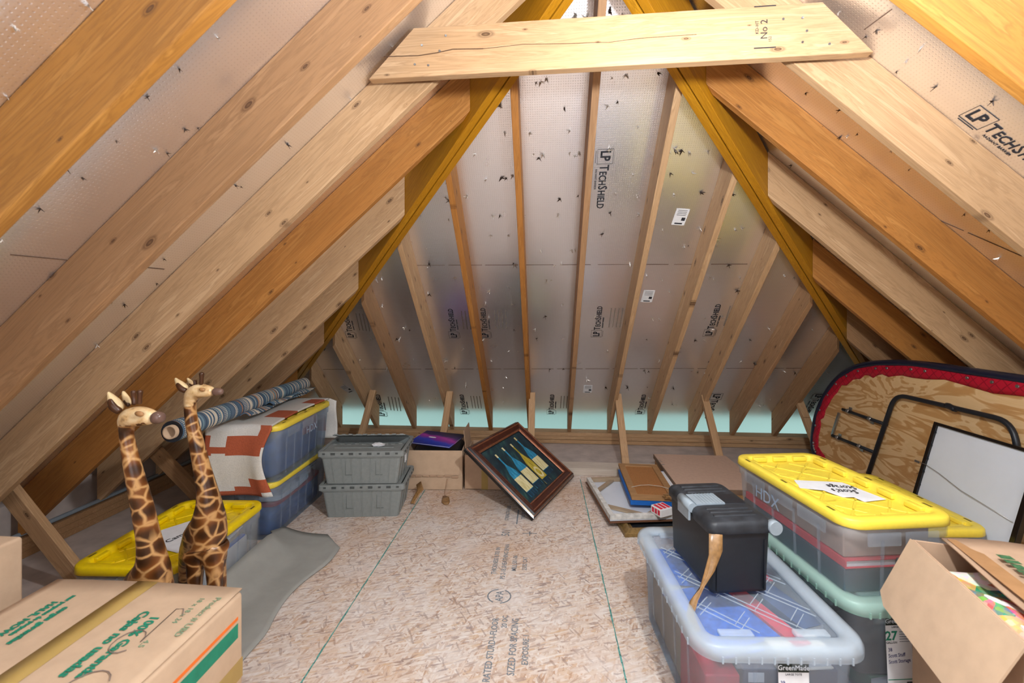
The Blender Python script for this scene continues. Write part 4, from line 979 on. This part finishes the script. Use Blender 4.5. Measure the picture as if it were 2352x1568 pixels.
# ------------------------------------------------------------------ right side: stacked canvases and frames
GOLD = plain('aged_gold', '#8a6f42', .4, .3, .25, 40); BRNB = plain('hardboard_brown', '#c2a490', .8, var=.04, scale=40); CORK = plain('cork_brown', '#a5703f', .85, var=.12, scale=140); FRW = wood('frame_wood', '#b98f62', '#a87f54', '#82603c', False)
BLUEC = plain('blue_canvas_edge', '#1663b8', .6, var=.05); WOODG = wood('stretcher_bar', '#b7a288', '#a8937a', '#86735d', False); WEDGE = plain('painted_white_edge', '#d5d4cf', .7, var=.18, scale=30)
R8 = math.radians(8)
gf = thing('framed_picture', 'gold picture frame lying lowest under the white canvas', 'picture frame', (.735, 3.03, .001), R8, 'frames and canvases stacked flat')
frame_mesh(.58, .56, [(0, 0, 0), (0, .020, 0), (.006, .024, 0), (.012, .020, 0), (.020, .026, 0), (.034, .036, 0), (.048, .034, 0), (.052, .026, 0), (.066, .020, 0), (.074, .020, 0), (.076, .010, 0), (.076, 0, 0)], [GOLD]).build('frame', [GOLD], gf)
mb = MB(); mb.box((0, 0, .008), (.44, .42, .008)); mb.build('picture', BLACKD, gf)
def rectthing(name, label, cat, x, y, z, rz): return thing(name, label, cat, (x, y, z), rz, 'frames and canvases stacked flat')
bb = rectthing('thin_board', 'thin brown board under the white canvas, above the gold frame', 'board', .610, 3.155, .0385, R8)
mb = MB(); mb.box((0, 0, .004), (.50, .64, .008)); mb.build('panel', plain('dark_board', '#6a4630', .7), bb)
wc = rectthing('stretched_canvas', 'white canvas lying face down showing its corner braces', 'canvas', .612, 3.16, .0475, R8)
cw, cl = .49, .63
mb = MB(); mb.box((0, 0, .003), (cw, cl, .004)); mb.build('canvas', WHITEC, wc)
for x, y, a, b in ((-cw/2+.016, 0, .032, cl), (cw/2-.016, 0, .032, cl), (0, -cl/2+.016, cw-.064, .032), (0, cl/2-.016, cw-.064, .032)):
    mb = MB(); mb.box((x, y, .020), (a, b, .028)); mb.build('stretcher_bar', WEDGE if (y < -.1 or x < -.1) else WOODG, wc, bevel=.002)
for x, y, r in ((-.13, .20, .85), (-.13, -.20, -.60), (.13, .2, -.85), (.13, -.2, .6)):
    mb = MB(); mb.box((0, 0, .016), (.26, .028, .016)); mb.build('corner_brace', WOODG, wc, MT(x, y, 0, r))
bc = rectthing('stretched_canvas', 'canvas with a bright blue painted edge, under the framed cork board', 'canvas', .775, 3.245, .083, math.radians(-1))
mb = MB(); mb.box((0, 0, .017), (.40, .55, .034)); mb.build('painted_canvas', BLUEC, bc, bevel=.003); mb = MB(); mb.box((0, 0, .0346), (.36, .52, .002)); mb.build('folded_cloth_edge', WHITEP, bc)
cb = rectthing('framed_cork_board', 'wooden framed brown cork back with a hanging wire, on the blue-edged canvas', 'picture frame', .735, 3.28, .1195, math.radians(-1.5))
frame_mesh(.30, .63, [(0, 0, 0), (0, .020, 0), (.045, .022, 0), (.047, .014, 0), (.047, 0, 0)], [FRW]).build('frame', [FRW], cb); mb = MB(); mb.box((0, 0, .010), (.21, .54, .006)); mb.build('cork_panel', CORK, cb)
mb = MB(); mb.tube([(-.125, -.16, .023), (-.06, -.13, .026), (.0, -.12, .027), (.08, -.135, .026), (.125, -.16, .023)], .0022, n=6); mb.build('hanging_wire', plain('twine', '#b9ae9f', .6), cb)
f1 = rectthing('framed_picture', 'dark picture frame lying lowest under the big brown board', 'picture frame', 1.235, 3.46, .001, 0)
frame_mesh(.56, .68, [(0, 0, 0), (0, .05, 0), (.05, .05, 0), (.05, 0, 0)], [BLKF]).build('frame', [BLKF], f1)
f2 = rectthing('framed_picture', 'light wooden picture frame under the big brown board, upper of two', 'picture frame', 1.225, 3.47, .052, 0)
frame_mesh(.58, .69, [(0, 0, 0), (0, .055, 0), (.05, .055, 0), (.05, 0, 0)], [FRW]).build('frame', [FRW], f2)
bp = rectthing('framed_board', 'large brown hardboard-backed picture lying on top of the right stack', 'board', 1.225, 3.475, .1085, 0)
mb = MB(); mb.box((0, 0, .018), (.60, .71, .034)); mb.build('frame', plain('board_edge', '#7b6350', .7), bp, bevel=.002); mb = MB(); mb.box((0, 0, .036), (.592, .702, .003)); mb.build('backing_board', BRNB, bp)
for y in (.1, .16, .2): mb = MB(); mb.box((-.285, y, .038), (.02, .008, .004)); mb.build('staple', STEEL, bp)
sp_ = bx('white_card_box', 'small white box with red printing on the white canvas beside the black toolbox', 'box', (.745, 2.865, .082), (.10, .09, .05), WHITEP, .5)
for k in range(3): mb = MB(); mb.box((-.0505, -.028+.026*k, .028), (.001, .018, .03)); mb.build('red_print', REDP, sp_)
for k in range(3): mb = MB(); mb.box((-.03+.03*k, 0, .0504), (.02, .07, .001)); mb.build('red_print', REDP, sp_)
# ------------------------------------------------------------------ clear lidded totes on the right
def lid_clear(root, w, l, h, mrim, mpan):
    mb = MB(); R = lambda d, z, r=.085: ring(w-2*d, l-2*d, max(r-d, .03), z, 7)
    mb.rings([R(.006, h-.045), R(0, h-.040), R(.0, h-.018), R(.006, h-.006), R(.018, h), R(.044, h), R(.056, h-.006), R(.062, h-.016)], 0, False, False, True)
    for k in range(11): mb.box((-w*.36+w*.072*k, -l/2-.001, h-.034), (.003, .002, .018))
    for k in range(13):
        for s in (-1, 1): mb.box((s*(w/2+.001), -l*.40+l*.066*k, h-.034), (.002, .003, .018))
    mb.build('lid_rim', mrim, root, solid=.004)
    mb = MB(); mb.rings([R(.060, h-.016), R(.060, h-.020)], 0, True, True, False); mb.build('lid_panel', mpan, root)
    mb = MB(); a, b = w/2-.075, l/2-.085
    for k in range(-5, 6):
        for sg in (-1, 1):
            for off in (-.011, .011):
                c0 = k*.17+off*1.4
                if sg > 0: x0, x1 = max(-a, -b-c0), min(a, b-c0)
                else: x0, x1 = max(-a, c0-b), min(a, c0+b)
                n = 3 if sg > 0 else 1
                if x1-x0 < .05: continue
                if sg < 0: mb.box(((x0+x1)/2, -(x0+x1)/2+c0, h-.014), ((x1-x0)*1.414, .0022, .003), rz=-PI/4)
                else:
                    for q in range(4):
                        s0 = -a+2*a*q/4; s1 = s0+2*a*.16
                        if s0 < x0 or s1 > x1: continue
                        mb.box(((s0+s1)/2, (s0+s1)/2+c0, h-.014), ((s1-s0)*1.414, .0022, .003), rz=PI/4)
    for s in (-1, 1):
        mb.rbox((-w*.22, s*(l/2-.075), h-.010), (w*.2, .03, .012), .004); mb.rbox((w*.22, s*(l/2-.075), h-.008), (w*.2, .03, .016), .005)
    mb.build('moulded_lattice', mrim, root)
def clear_tote(label, x, y, z, w, l, h, rz, rim, pan):
    t = thing('storage_tote', label, 'storage tote', (x, y, z), rz, 'clear totes with clear lids'); tote_body(t, w-.03, l-.03, h-.012, CLEARB, FROSTT, .88, .91, 4); lid_clear(t, w, l, h, rim, pan); return t
def tote_label(root, x, y, z, number, big):
    lb = bpy.data.objects.new('paper_label', None)
    mb = MB(); mb.box((0, 0, -.075), (.092, .001, .25)); lb = mb.build('paper_label', WHITEP, root, Matrix.Translation((x, y, z)) @ Matrix.Rotation(-.055, 4, 'X'))
    F = Matrix.Translation((0, -.0009, 0)) @ Xf
    mb = MB(); mb.box((0, -.0006, .032), (.092, .001, .034)); mb.build('label_header', plain('label_black_green', '#16221a', .6, var=.3), lb)
    text('GreenMade', .021, lb, F @ MT(0, .022, .001), WHITEP, 'printed_text', .95); text('EVERYDAY STORAGE', .006, lb, F @ MT(0, .043, .001), WHITEP, 'printed_text'); text('LARGE TOTE', .0085, lb, F @ MT(0, .006, 0), INK, 'printed_text')
    HB = plain('blue_biro', '#1c2870', .6)
    if big:
        text('27', .042, lb, F @ MT(-.027, -.034, 0), GREENINK, 'printed_text', 1, bold=.001); text('GALLON', .010, lb, F @ MT(-.027, -.046, 0), INK)
        mb = MB()
        for k in range(5): mb.box((.022, -.0008, -.008-.008*k), (.04, .0006, .002))
        mb.build('fine_print', INKB, lb); dy = -.072
    else: dy = -.022
    for j, s in enumerate((number, 'Scott Stuff', 'Scott Storage')): text(s, .017, lb, F @ MT(-.04, dy-.020*j, 0, .06), HB, 'handwriting', .85, 'LEFT')
    mb = MB(); mb.box((0, -.0008, -.165), (.09, .0006, .0025)); mb.build('printed_rule', GREENINK, lb)
    mb = MB()
    for k in range(9): mb.box((.022+.0022*k, -.0008, -.184), (.0012, .0006, .022))
    for k in range(3): mb.box((-.018, -.0008, -.178-.006*k), (.045, .0006, .0018))
    mb.build('bar_print', INK, lb); return lb
g1 = clear_tote('clear frosted tote of books under the black toolbox in the right foreground', .705, 1.745, .001, .535, .745, .375, .055, FROST, FROSTT)
tote_label(g1, .03, -.352, .275, '39', False)
g2 = clear_tote('clear tote with a greenish frosted lid under the yellow-lidded tote', 1.225, 1.945, .001, .46, .70, .385, .12, FROSTG, FROSTT)
tote_label(g2, -.045, -.327, .285, '38', True)
def inside(root, x, y, z): return (Matrix.Translation(root.location) @ Matrix.Rotation(root.rotation_euler.z, 4, 'Z') @ Vector((x, y, z-root.location.z)))
def bk(root, label, x, y, z, d, m, rz, **k): p = inside(root, x, y, z); return book(label, tuple(p), d, m, root.rotation_euler.z+rz, **k)
bx('boxed_frame_set', 'dark box with cream picture panels at the front of the nearest clear tote', 'box', tuple(inside(g1, .06, -.19, .008)), (.30, .20, .24), plain('dark_blue_box', '#3a4a64', .6), .055)
o = bpy.data.objects[-1] if False else [q for q in C.objects if q.name.startswith('boxed_frame_set')][0]
for s in (-1, 1):
    mb = MB(); mb.box((s*.075, -.1006, .10), (.135, .001, .19)); pnl = mb.build('cream_panel', CREAM, o); mb = MB(); mb.box((s*.075, -.1012, .10), (.085, .001, .12)); mb.build('grey_window', GREYPD, o)
mb = MB(); mb.box((-.11, -.101, .215), (.05, .001, .03)); mb.build('white_sticker', WHITEP, o)
bx('red_box', 'red box with pale lettering at the left front inside the nearest clear tote', 'box', tuple(inside(g1, -.155, -.18, .008)), (.11, .22, .22), REDP, .055)
o = [q for q in C.objects if q.name.startswith('red_box')][0]; text('CALL', .05, o, Matrix.Translation((0, -.1108, .12)) @ Xf, CREAM)
bx('packed_books', 'brown box filling the rear of the nearest clear tote', 'box', tuple(inside(g1, 0, .12, .008)), (.40, .36, .22), KRAFT, .055)
bk(g1, 'large blue book with star pattern seen through the nearest clear lid', -.075, -.10, .262, (.24, .30, .035), BLUEP, .25)
bk(g1, 'white and red book leaning beside the blue book under the clear lid', .075, -.12, .262, (.06, .30, .045), REDP, .30)
bk(g1, 'dark blue flat box with red diagonal stripe under the clear lid', .155, -.02, .262, (.10, .34, .05), NAVYD, .3)
bk(g1, 'cream book lying nearest the front under the clear lid', .10, -.26, .254, (.18, .08, .05), CREAM, .1)
bk(g1, 'blue book at the rear left beside the toolbox under the clear lid', -.10, .20, .235, (.22, .26, .05), BLUEP, -.1)
bk(g1, 'red book at the rear right under the clear lid', .12, .22, .235, (.2, .24, .05), REDP, .1)
bk(g2, 'green book leaning inside the tote with the greenish lid', 0.02, -.185, .010, (.26, .16, .07), TEALP, .1)
bx('dark_case', 'black case filling the rear of the tote with the greenish lid', 'case', tuple(inside(g2, 0, .08, .008)), (.34, .40, .27), BLACKP, .12)
cloth_lump('folded_clothes', 'dark patterned cloth over the green book inside the lower right tote', tuple(inside(g2, .01, -.20, .085)), (.32, .15, .14), BLACKD, .12, 12)
# yellow-lidded tote on top
hx = yellow_tote("clear tote with yellow lid and torn paper note, on the greenish-lidded tote", 1.20, 1.972, .374, .425, .70, .287, .145, YEL2, CLEAR, 4, .88, .92)
mb = MB(); mb.add([(-.135, -.02, .2655), (-.06, -.055, .268), (-.03, -.12, .266), (.01, -.125, .268), (.02, -.165, .266), (.125, -.15, .266), (.085, .015, .268), (.05, .03, .266), (-.10, .06, .266)], [tuple(range(9))])
o = mb.build('paper_note', WHITEP, M=Matrix.Translation(hx.location) @ Matrix.Rotation(.145, 4, 'Z'), solid=.0008); tag(o, 'torn white paper note with black handwriting on the nearest yellow lid', 'paper')
text("Scott's", .05, o, MT(.025, -.055, .2695, PI-.25), INK, 'handwriting', .7); text("Storage", .05, o, MT(.045, -.015, .2695, PI-.25), INK, 'handwriting', .7)
text('HDX', .075, hx, Matrix.Translation((-.199, .10, .15)) @ Matrix.Rotation(-R90, 4, 'Z') @ Xf, plain('moulded_mark', '#9fb0c4', .5), 'moulded_mark')
bx('flat_case', 'dark blue case lying in the yellow-lidded tote on the right', 'case', tuple(inside(hx, -.01, .0, .382)), (.34, .60, .085), plain('slate_blue', '#2a4458', .6), .145)
bk(hx, 'red-edged white board game box inside the yellow-lidded tote on the right', -.01, -.01, .470, (.34, .59, .03), plain('red_edge', '#d8364a', .5), 0, name='game_box', cat='box')
bx('brown_parcel', 'brown parcel lying topmost inside the yellow-lidded tote on the right', 'box', tuple(inside(hx, -.01, .0, .502)), (.33, .58, .10), plain('parcel', '#a98f80', .8), .145)
o = bx('tool_package', 'black and yellow package at the front of the yellow-lidded tote on the right', 'box', tuple(inside(hx, .085, -.305, .382)), (.15, .012, .12), BLACKP, .145)
mb = MB(); mb.box((.045, -.0064, .05), (.055, .001, .09)); mb.build('yellow_print', YEL2, o); mb = MB(); mb.box((-.035, -.0064, .085), (.05, .001, .018)); mb.build('orange_print', ORANGEINK, o)
for k in range(4): mb = MB(); mb.box((-.06+.025*k, -.0066, .045), (.014, .001, .014)); mb.build('pictogram', WHITEP, o)
y4 = yellow_tote('clear tote with yellow lid farthest right, before the white framed canvas', 1.777, 2.468, .001, .455, .69, .39, .07, YEL2, CLEAR, 5)
cloth_lump('folded_clothes', 'brown blanket packed inside the farthest right yellow-lidded tote', (1.777, 2.468, .008), (.36, .58, .32), BRNB, .07, 21)
# ---- black toolbox
tbx = thing('tool_box', 'black plastic file toolbox with grey latch standing on the frosted tote', 'toolbox', (.676, 1.795, .3755), .155, 'toolbox')
del tbx['group']
bw, bl, bh = .222, .335, .235
mb = MB(); prof = [ring(bw*.95, bl*.95, .015, 0, 3), ring(bw*.95, bl*.95, .015, .012, 3), ring(bw, bl, .018, bh-.03, 3), ring(bw, bl, .018, bh, 3)]; mb.rings(prof, 0, True, True, True); mb.build('box_body', BLACKP, tbx)
for s in (-1, 1): mb = MB(); mb.box((s*bw*.40, -bl/2+.004, .10), (.006, .012, .18)); mb.build('corner_rib', BLACKP, tbx)
mb = MB(); R = lambda d, z: ring(bw+.022-2*d, bl+.022-2*d, .028, z, 5)
mb.rings([R(.004, bh-.02), R(0, bh-.016), R(0, bh+.008), R(.006, bh+.020), R(.016, bh+.026), R(.05, bh+.028)], 0, True, True, True); mb.build('lid', BLACKD, tbx)
for s in (-1, 1):
    for k in range(3): mb = MB(); mb.rbox((0, s*(.075+.027*k), bh+.028), (bw*.74, .014, .006), .003); mb.build('lid_ridge', BLACKD, tbx)
mb = MB(); n = 12
mb.rings([[(-.03+.002+q*.0, .045*math.cos(2*PI*k/20)*1.0, bh+.0285+e) for k in range(20)] for q, e in ((0, 0), (0, .001))], 0, True, True)
mb = MB(); mb.rbox((.055, 0, bh+.0275), (.085, .085, .005), .012); mb.build('handle_recess', BLACKP, tbx)
mb = MB(); mb.box((-.045, 0, bh+.030), (.115, .088, .008))
for k in range(7): mb.box((-.02+.013*k-.055, 0, bh+.0345), (.003, .088, .003))
mb.build('latch_plate', SILV, tbx, bevel=.001)
mb = MB(); mb.tube([(-bw/2-.008, -.047, bh+.02), (-bw/2-.008, .047, bh+.02)], .018, n=14); mb.box((-bw/2-.020, 0, bh-.005), (.008, .09, .045)); mb.build('latch', SILV, tbx)
mb = MB(); mb.tube([(bw/2+.006, -bl/2-.022, bh+.002), (bw/2+.006, -bl/2+.004, bh+.002)], .024, n=20); mb.build('hinge_cap', SILV, tbx)
def tp(x, y, z): return tbx.matrix_basis @ Vector((x, y, z))
bpy.context.view_layer.update()
Mt = Matrix.Translation(tbx.location) @ Matrix.Rotation(.155, 4, 'Z')
pp = [Mt @ Vector(p) for p in ((-.100, -.178, .222), (-.105, -.184, .16), (-.135, -.195, .10), (-.165, -.20, .05), (-.195, -.205, .010), (-.215, -.215, -.030), (-.205, -.235, -.075))]
tape_strip('packing_tape_strip', 'crinkled brown packing tape hanging from the black toolbox over the frosted lid', pp, [Vector((.045, -.004, 0)), Vector((.045, .0, .012)), Vector((.032, .0, .010)), Vector((.020, 0, .010)), Vector((.024, -.01, .008)), Vector((.028, -.01, .008)), Vector((.034, -.01, .012))], TAPEC, 8)
crumple('crumpled_tape', 'crumpled brown tape on the cork board behind the black toolbox', (.835, 2.96, .142), TAPEC, 9, .05, 'tape')
# ------------------------------------------------------------------ folding card table leaning at the right
def plywood():
    t = NT('figured_plywood'); n = t.noise(t.coord((1.1, 3.2, 1)), 1.5, 3, .5, 1.8)
    w1 = t.math('ABSOLUTE', t.math('SUBTRACT', t.math('FRACT', t.math('MULTIPLY', n, 5.5)), .5)); c = t.ramp(w1, [(.08, lin('#bb8d58')), (.2, lin('#c89f6c')), (.25, lin('#dcbb8d')), (.5, lin('#d8b584'))])
    f = t.noise(t.coord((3, 90, 1)), 3, 3); c = t.mix(t.math('MULTIPLY', f, .25), c, lin('#b88a52'))
    return t.done(t.pbr(c, .6, 0, None, .3))
def quilt():
    t = NT('red_quilted_vinyl'); v = t.coord((1, 1, 1), rot=(0, 0, PI/4)); sp = t.n('ShaderNodeSeparateXYZ'); t.set(sp, 0, v); h = None
    for a in (0, 1):
        f = t.math('ABSOLUTE', t.math('SUBTRACT', t.math('FRACT', t.math('MULTIPLY', sp.outputs[a], 24)), .5)); h = f if h is None else t.math('MAXIMUM', h, f)
    return t.done(t.pbr(t.mix(t.ramp(h, [(.4, (0, 0, 0)), (.5, (1, 1, 1))]), lin('#b0122c'), lin('#7d0a20')), .45, 0, t.bump(h, -.4, .006), .4))
xt = 2.285; lean = .075
U = Vector((0, -1, 0)); Vv = nrm((lean, 0, 1)); Nn = U.cross(Vv)
Mt = frame((xt-lean*1.09, 3.93, .012), U, Vv, Nn); Ti = Mt.inverted()
tbl = thing('folding_card_table', 'folded poker table leaning on edge at the right, plywood underside, red and navy padded rim', 'table', M=Mt)
def tq(px, py, off=0.): 
    p = Ti @ hit(px, py, Mt @ Vector((0, 0, off)), Nn); return Vector((p.x, p.y, off))
outl = [tq(*p) for p in ((1860, 1030), (1863, 985), (1871, 945), (1886, 909), (1911, 870), (1946, 842), (1986, 829), (2030, 825))]
top = tq(2100, 825); H2 = top.y; pts = [(p.x, p.y) for p in outl]+[(top.x, H2), (2.0, H2), (2.15, H2*.97), (2.3, H2*.88), (2.4, H2*.7), (2.44, H2*.5), (2.4, H2*.3), (2.3, H2*.12), (2.15, .03), (2.0, 0), (.9, 0), (.6, .01), (.35, .06), (.15, .15), (pts0 := (.04, .24))] if False else None
L0 = [(p.x, p.y) for p in outl]
pts = L0+[(top.x, H2), (1.6, H2), (2.0, H2), (2.15, H2*.97), (2.3, H2*.88), (2.4, H2*.7), (2.44, H2*.5), (2.4, H2*.3), (2.3, H2*.12), (2.15, .02), (2.0, 0), (1.5, 0), (1.0, 0), (.7, .008), (.45, .03), (.28, .07), (.16, .13)]
pts = [p for i, p in enumerate(pts)]
def chaikin(P, n=2):
    for _ in range(n):
        Q = []
        for i in range(len(P)):
            a, b = P[i], P[(i+1) % len(P)]; Q += [(a[0]*.75+b[0]*.25, a[1]*.75+b[1]*.25), (a[0]*.25+b[0]*.75, a[1]*.25+b[1]*.75)]
        P = Q
    return P
pts = chaikin(pts, 2); cx = sum(p[0] for p in pts)/len(pts); cy = sum(p[1] for p in pts)/len(pts)
def inset(P, d, wob=0.):
    Q = []; n = len(P); rd = random.Random(4)
    for i in range(n):
        a, b = Vector(P[i-1]), Vector(P[(i+1) % n]); tg = (b-a).normalized(); nn = Vector((tg.y, -tg.x)); c = Vector((cx, cy))-Vector(P[i])
        if nn.dot(c) < 0: nn = -nn
        q = Vector(P[i])+nn*(d+wob*math.sin(i*1.9)*rd.random()); Q.append((q.x, q.y))
    return Q
mb = MB(); Pi = inset(pts, .03); mb.rings([[(x, y, -.02) for x, y in Pi], [(x, y, -.004) for x, y in Pi]], 0, True, True, False); mb.build('plywood_top', plywood(), tbl)
mb = MB(); mb.rings([[(x, y, z) for x, y in inset(pts, d)] for d, z in ((.035, -.045), (.012, -.04), (0, -.02), (.002, .0), (.016, .012), (.034, .010), (.042, .002), (.042, -.004))], 0, False, False, True); mb.build('padded_rim', NAVYV, tbl)
Pa, Pb, Pc = inset(pts, .036), inset(pts, .075, .004), inset(pts, .105, .018)
mb = MB(); mb.rings([[(x, y, z+.0025*math.sin(i*1.3)) for i, (x, y) in enumerate(P)] for P, z in ((Pa, .003), (Pb, .006), (Pc, .001), (Pc, -.003))], 0, False, False, True); mb.build('red_border', quilt(), tbl)
tot = 0; Pm = inset(pts, .058); nxt = 0; 
for i in range(len(Pm)):
    a, b = Vector(Pm[i]), Vector(Pm[(i+1) % len(Pm)])
    if tot >= nxt and a.y > .2:
        mb = MB(); mb.tube([(a.x, a.y, .006), (a.x, a.y, .012)], .008, n=12); mb.build('stud', STEEL, tbl); nxt += .14
    tot += (b-a).length
def bend(P, r=.07, n=6):
    Q = [P[0]]
    for i in range(1, len(P)-1):
        a = (P[i-1]-P[i]); b = (P[i+1]-P[i]); d = min(r, a.length*.45, b.length*.45); a, b = P[i]+a.normalized()*d, P[i]+b.normalized()*d
        for k in range(n+1): u = k/n; Q.append(a*(1-u)**2+P[i]*2*u*(1-u)+b*u*u)
    Q.append(P[-1]); return Q
off = .030
leg = [tq(1996, 1085, off)+Vector((-.05, -.16, 0)), tq(1996, 1085, off), tq(2060, 918, off), tq(2180, 940, off), tq(2318, 972, off), tq(2338, 1010, off)]
leg = [leg[0], tq(2056, 905, off), tq(2185, 935, off), tq(2325, 968, off), tq(2342, 1060, off)]
mb = MB(); mb.tube(bend(leg, .09), .0135, n=12); lg_ = mb.build('leg', BLACKP, tbl)
mb = MB(); p = leg[2]; mb.tube([p+Vector((-.03, .006, 0)), p+Vector((-.015, .003, 0)), p, p+Vector((.015, -.003, 0)), p+Vector((.03, -.006, 0))], [.014, .017, .015, .017, .014], n=12); mb.build('joint_collar', BLACKP, lg_)
for a, b in (((1936, 940), (2036, 975)), ((1912, 1000), (2012, 1040))):
    mb = MB(); mb.tube([tq(*a, .022), tq(*b, .022)], .0115, n=12); br = mb.build('leg_brace', BLACKP, tbl)
    a, b = tq(*a, .022), tq(*b, .022)
    for u in (.14, .66):
        p = a.lerp(b, u); mb = MB(); mb.tube([p+Vector((-.012, .004, 0)), p+Vector((.012, -.004, 0))], .0145, n=12); mb.box((p.x, p.y+(.02 if u < .5 else -.02), .008), (.03, .022, .004)); mb.build('clip', STEEL, br)
a, b = tq(1914, 998, .004), tq(1930, 948, .004); mb = MB(); d = b-a; mb.box(((a.x+b.x)/2, (a.y+b.y)/2, .012), (.018, d.length, .012), rz=math.atan2(-d.x, d.y)); mb.build('hinge_bar', STEEL, tbl)
# white framed canvas leaning on the table
lc = .28; Vv = nrm((lc, 0, 1)); N2 = U.cross(Vv); pt0 = hit(2147, 968, (2.165, 0, 0), Vector((1, 0, 0)))
Mw = frame(pt0, U, Vv, N2); Wi = Mw.inverted()
rq = Wi @ hit(2352, 1186, pt0, N2); cw = max(.45, rq.x); chh = pt0.z/Vv.z-.004
wcv = thing('framed_canvas', 'white canvas back in a black frame with hanging wire leaning at the right', 'canvas', M=Mw)
mb = MB(); mb.box((cw/2, -chh/2, -.010), (cw-.02, chh-.02, .006)); mb.build('canvas_back', WHITEC, wcv)
for x, y, a, b in ((.010, -chh/2, .020, chh), (cw-.012, -chh/2, .024, chh), (cw/2, -.008, cw-.04, .016), (cw/2, -chh+.010, cw-.04, .020)):
    mb = MB(); mb.box((x, y, -.008), (a, b, .026)); mb.build('frame_bar', BLKF, wcv, bevel=.002)
for k in range(9): mb = MB(); mb.box((.021, -.05-.075*k, .002), (.010, .022, .004), rz=.5); mb.build('frame_clip', BLACKP, wcv)
a = Wi @ hit(2108, 1060, pt0, N2); mb = MB(); mb.tube([(a.x, a.y, .004), (a.x+.05, a.y+.004, .005), (a.x+.14, a.y-.012, .006), (a.x+.28, a.y-.05, .007), (cw-.03, a.y-.085, .005)], .0016, n=6); mb.build('hanging_wire', STEEL, wcv)
mb = MB(); mb.box((a.x+.002, a.y, .006), (.03, .012, .003)); mb.build('wire_bracket', STEEL, wcv)
# ------------------------------------------------------------------ open box in the right foreground
A = Vector((1.186, 1.515, .65)); Dd = Vector((1.077, 1.073, .65)); ey = nrm(A-Dd); ex = Vector((ey.y, -ey.x, 0)); ow, ol = .46, .47
ob = thing('cardboard_box', 'open cardboard box of holiday cloth with its flap hanging down in the right foreground', 'cardboard box', M=frame(A+ex*ow/2-ey*ol/2-Vector((0, 0, .649)), ex, ey, Vector((0, 0, 1))), group='cardboard boxes')
mb = MB(); h = .648; mb.box((0, 0, .003), (ow, ol, .006))
for s in (-1, 1): mb.box((s*(ow/2-.003), 0, h/2), (.006, ol, h)); mb.box((0, s*(ol/2-.003), h/2), (ow-.012, .006, h))
mb.build('box_body', CARD2, ob, bevel=.002)
mb = MB(); mb.add([(0, -ol/2, 0), (0, ol/2, 0), (.2, ol/2-.004, 0), (.225, ol/2-.05, 0), (.225, -ol/2+.01, 0)], [(0, 1, 2, 3, 4)])
fl = mb.build('flap', CARD, ob, Matrix.Translation((-ow/2, 0, h)) @ Matrix.Rotation(PI-math.atan2(.2, .09), 4, 'Y') @ Matrix.Translation((0, 0, 0)), solid=.005)
fl.matrix_basis = Matrix.Translation((-ow/2-.003, 0, h)) @ frame((0, 0, 0), nrm((-.09, 0, -.2)), (0, 1, 0), nrm((-.09, 0, -.2)).cross(Vector((0, 1, 0))))
mb = MB(); V = []; n = 8
for i in range(n+1):
    for j in range(n+1): u, v = i/n, j/n; V.append((ow/2-.004-(ow-.075)*u, (v-.5)*(ol-.02), h+.012+.018*math.sin(u*PI)+.006*math.sin(v*5+u*3)))
mb.add(V, [(i*(n+1)+j, i*(n+1)+j+1, (i+1)*(n+1)+j+1, (i+1)*(n+1)+j) for i in range(n) for j in range(n)], 0, True); f2 = mb.build('flap', CARD2, ob, solid=.005)
DG = plain('dark_green_print', '#3f6a44', .8, var=.4, scale=150)
mb = MB()
rd = random.Random(6)
for (x, y0, y1, wd) in ((-.075, -.13, .12, .034), (-.028, -.18, .06, .026), (.02, -.12, .16, .012), (.05, -.15, .18, .03), (.09, -.1, .18, .02)):
    k = y0
    while k < y1:
        L = rd.uniform(.008, .028); mb.box((x+rd.uniform(-.003, .003), k+L/2, h+.0405), (wd*rd.uniform(.6, 1), L, .001)); k += L+rd.uniform(.003, .008)
pass
mb.build('printed_pattern', DG, f2)
mb = MB(); mb.box((-.125, 0, h+.024), (.05, ol-.04, .001), 0, None, 0); mb.build('tape_strip', plain('clear_brown_tape', '#a87f58', .25), ob)
def xmas():
    t = NT('holiday_fabric'); v = t.coord(); c = t.ramp(t.voro(v, 30, 'F1', 'Color'), [(0, lin('#1d7a4a')), (.34, lin('#2a9a60')), (.4, lin('#d84a2a')), (.5, lin('#e8a04a')), (.62, lin('#efe6dc')), (.75, lin('#cf2f3a')), (.88, lin('#d88ac0')), (1, lin('#2f6a3a'))], 'CONSTANT')
    return t.done(t.pbr(t.mix(.25, c, t.voro(v, 70, 'F1', 'Color')), .85))
p = ob.matrix_basis @ Vector((-.01, -.03, .40))
cloth_lump('holiday_cloth', 'bright red, green and white holiday cloth inside the open right box', tuple(p), (.43, .38, .222), xmas(), math.atan2(ey.y, ey.x)-R90, 31, 'cloth')
p = ob.matrix_basis @ Vector((0, 0, .007)); bx('packing_filler', 'brown paper filler beneath the holiday cloth', 'paper', tuple(p), (.43, .44, .39), CARD_IN, math.atan2(ey.y, ey.x)-R90)
